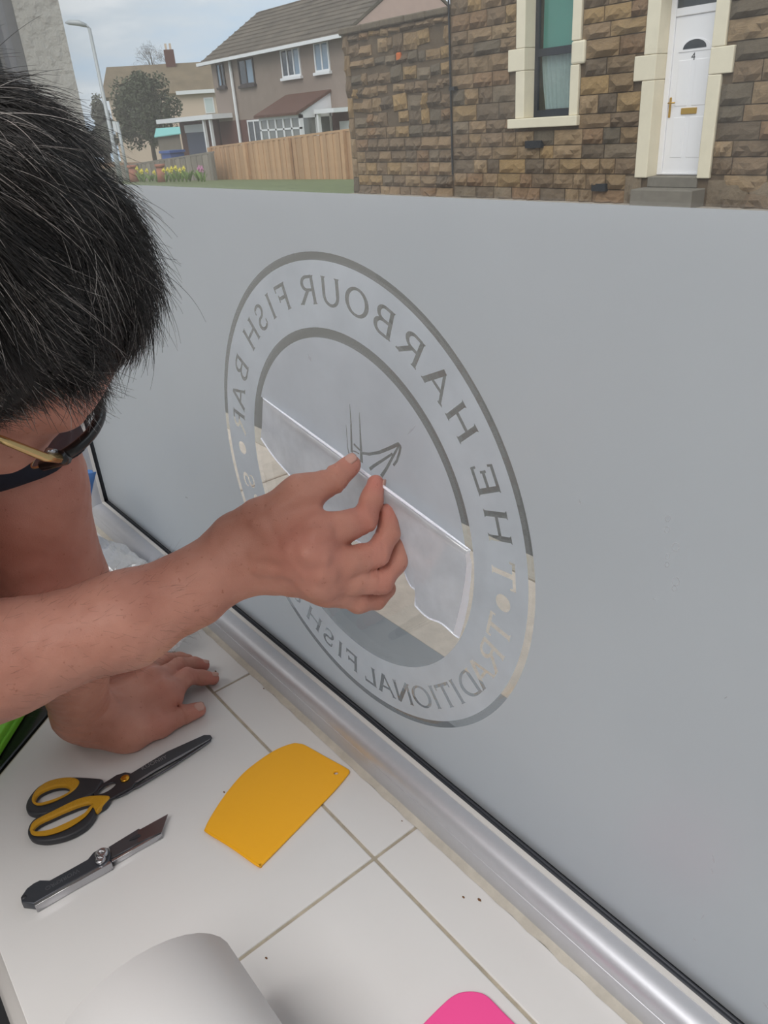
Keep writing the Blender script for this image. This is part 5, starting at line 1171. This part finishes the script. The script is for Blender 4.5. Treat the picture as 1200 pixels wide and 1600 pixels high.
def strands(name, roots, dirs0, bend, lens, r0, parent, m, npt=7, jit=.1, seed=1):
    g = np.random.default_rng(seed); N = len(roots); P = np.zeros((N, npt, 3)); d = dirs0 + g.normal(0, jit, dirs0.shape); d /= np.linalg.norm(d, axis=1)[:, None]; p = roots.copy()
    curl = g.normal(0, 1, (N, 3)) * .10
    for k in range(npt):
        P[:, k] = p; p = p + d * (lens / (npt - 1))[:, None]; d = d + bend / (npt - 1) + curl / (npt - 1) * 1.5; d /= np.linalg.norm(d, axis=1)[:, None]
    hc = bpy.data.hair_curves.new(name); hc.add_curves([npt] * N); hc.points.foreach_set('position', P.astype(np.float32).ravel())
    rad = np.tile(r0 * np.linspace(1, .25, npt), N); ra = hc.attributes.get('radius') or hc.attributes.new('radius', 'FLOAT', 'POINT'); ra.data.foreach_set('value', rad.astype(np.float32))
    o = bpy.data.objects.new(name, hc); COL.objects.link(o); hc.materials.append(m); o.parent = parent; o['kind'] = 'stuff'; return o
g = np.random.default_rng(5); d = g.normal(0, 1, (110000, 3)); d /= np.linalg.norm(d, axis=1)[:, None]; R3 = np.array([.1055, .083, .1055]); q = d * R3 + np.array([-.012, 0, .006])
keep_ = q[:, 2] > hline(q[:, 0]) + g.normal(0, .003, len(q)); q = q[keep_][:46000]; d = (q - np.array([-.012, 0, .006])) / R3 ** 2; nrm = d / np.linalg.norm(d, axis=1)[:, None]
crown = np.array([-.100, .020, .050]); fl = q - crown; fl = fl + np.array([.05, 0, .0]); fl -= nrm * (fl * nrm).sum(1)[:, None]; fl /= np.linalg.norm(fl, axis=1)[:, None]; fl = fl + np.array([.15, .55, 0]); fl -= nrm * (fl * nrm).sum(1)[:, None]; fl /= np.linalg.norm(fl, axis=1)[:, None]
wob = .40 * np.stack([np.sin(q[:, 1] * 120 + 4 * np.sin(q[:, 0] * 50)), np.sin(q[:, 0] * 95 + 3 * np.sin(q[:, 1] * 70)), np.sin(q[:, 2] * 110 + q[:, 0] * 60)], 1)
lift = np.where(q[:, 2] > .03, .19, .12)[:, None]
dl = fl + nrm * lift + wob * .75; topness = np.clip((q[:, 2] + .02) / .09, 0, 1); ln = (.014 + .021 * topness) * g.uniform(.55, 1.25, len(q)); ln = np.where(g.random(len(q)) < .03, ln * 1.35, ln) * np.where((q[:, 0] > .045) & (q[:, 2] < .075), .62, 1.0)
strands('hair_strands', HC + q @ HM.T, dl @ HM.T, (-nrm * .70) @ HM.T + np.array([0, 0, -.12]), ln, .00021, hair, m_hair, 7, .20, 3)
# eyebrows and sideburn stubble
n = 420; s = g.choice([-1, 1], n); a = g.random(n); q = np.stack([.092 - .018 * a + .001, s * (.012 + .036 * a), .010 - .003 * a + g.normal(0, .0025, n)], 1)
roots = HC + q @ HM.T
roots = np.array([snap(p - HF * .02, HF) for p in roots])
strands('eyebrows', roots - HF * .001, np.stack([.35 + 0 * a, s * .8, .25 - .5 * a], 1) @ HM.T, np.zeros((n, 3)), .008 * g.uniform(.6, 1.2, n), .00022, man, m_hair, 4, .2, 4)
n = 1500; f_ = g.uniform(-.004, .036, n); u_ = g.uniform(-.052, .03, n); q = np.stack([f_, np.full(n, .05), u_], 1); roots = HC + q @ HM.T; roots = np.array([snap(p, HR) for p in roots[:n]])
strands('sideburn_hair', roots - HR * .0006, np.tile(HM @ np.array([.15, .35, -.9]), (n, 1)), np.zeros((n, 3)), .009 * g.uniform(.5, 1.3, n), .00018, man, m_hair, 4, .3, 6)
# fine hairs along the right forearm
n = 450; a = g.random(n); ang = g.uniform(0, 6.283, n); roots = []; dirs = []
for i in range(n):
    p = fa[1] + (fa[3] - fa[1]) * a[i]; ax = fa[3] - fa[1]; ax /= np.linalg.norm(ax); o1_ = np.cross(ax, [0, 0, 1.]); o1_ /= np.linalg.norm(o1_); o2_ = np.cross(ax, o1_); nn_ = o1_ * math.cos(ang[i]) + o2_ * math.sin(ang[i]); roots.append(snap(p + nn_ * .022, nn_)); dirs.append(ax * .8 + nn_ * .35 + np.array([0, 0, -.2]))
strands('arm_hair', np.array(roots), np.array(dirs), np.zeros((n, 3)), .011 * g.uniform(.5, 1.4, n), .00006, man, mat('brown_arm_hair', srgb(90, 62, 48), .6), 4, .25, 9)

# ------------------------------------------------------------------ glasses
gl_ = empty('spectacles', tuple(H(.10, 0, -.01)), 'browline spectacles with black upper rims and gold arms worn by the man', 'glasses')
m_acet = mat('black_acetate', (.012, .011, .011), .25); m_goldm = mat('pale_gold_metal', srgb(212, 184, 130), .25, .9)
def front(r): return .1085 - 5.2 * r * r          # wrap of the frame front
TU = -.004
def rimpt(s, k):   # rim loop in (r,u)
    c0, w, h_ = .036, .0285, .0235; a = k; r = c0 + w * np.sign(math.cos(a)) * abs(math.cos(a)) ** .8; u = -.024 + h_ * np.sign(math.sin(a)) * abs(math.sin(a)) ** .8
    return H(front(r) + .12 * (u + .004), s * r, u)
for s in (1, -1):
    lens_o = [rimpt(s, 2 * math.pi * i / 40) for i in range(40)]
    b = MB(); b.v = [tuple(p) for p in lens_o] + [tuple(np.mean(lens_o, 0) + HF * .001)]; b.f = [(i, (i + 1) % 40, 40) for i in range(40)]; b.build('lens', glass_mat('spectacle_lens', (.97, .98, .985), 1.0), gl_, True)
    MB().tube([tuple(p) for p in lens_o[20:] + lens_o[:1]], .0007, 6).build('lower_rim', m_goldm, gl_, True)
    up = [rimpt(s, a) for a in np.linspace(-.25, math.pi + .15, 26)]; up = [H(front(.069) - .004, s * .0690, -.008)] + [H(front(.0655), s * .0660, -.010)] + up[1:]
    MB().tube([tuple(p) for p in up], [.0040, .0046] + [.0040 - .0010 * abs(i - 8) / 16 for i in range(25)], 10).build('brow_rim', m_acet, gl_, True)
    hg = [H(front(.069) - .003, s * .0700, -.008), H(.070, s * .0745, -.0075), H(.045, s * .0765, -.007), H(.028, s * .0785, -.0068)]
    tp = MB().tube([tuple(p) for p in hg], [.0030, .0028, .0024, .0022], 8).build('temple_arm', m_goldm, gl_, True)
    MB().tube([tuple(H(.034, s * .078, -.0069)), tuple(H(.0, s * .083, -.006)), tuple(H(-.02, s * .086, -.010)), tuple(H(-.04, s * .083, -.035))], [.0030, .0034, .0032, .0025], 8).build('temple_tip', m_acet, tp, True)
    MB().tube([tuple(H(front(.069) - .006, s * .0672, -.008)), tuple(H(front(.069) - .012, s * .0690, -.008))], .0022, 10).build('hinge', m_chrome, gl_, True)
    MB().tube([tuple(H(.098, s * .012, -.022)), tuple(H(.096, s * .0125, -.030))], [.0028, .0022], 8).build('nose_pad', glass_mat('clear_silicone', (.9, .9, .9)), gl_, True)
MB().tube([tuple(H(.1085, r, -.012 + .004 * math.cos(r * 130))) for r in np.linspace(-.011, .011, 7)], .0014, 8).build('bridge', m_goldm, gl_, True)
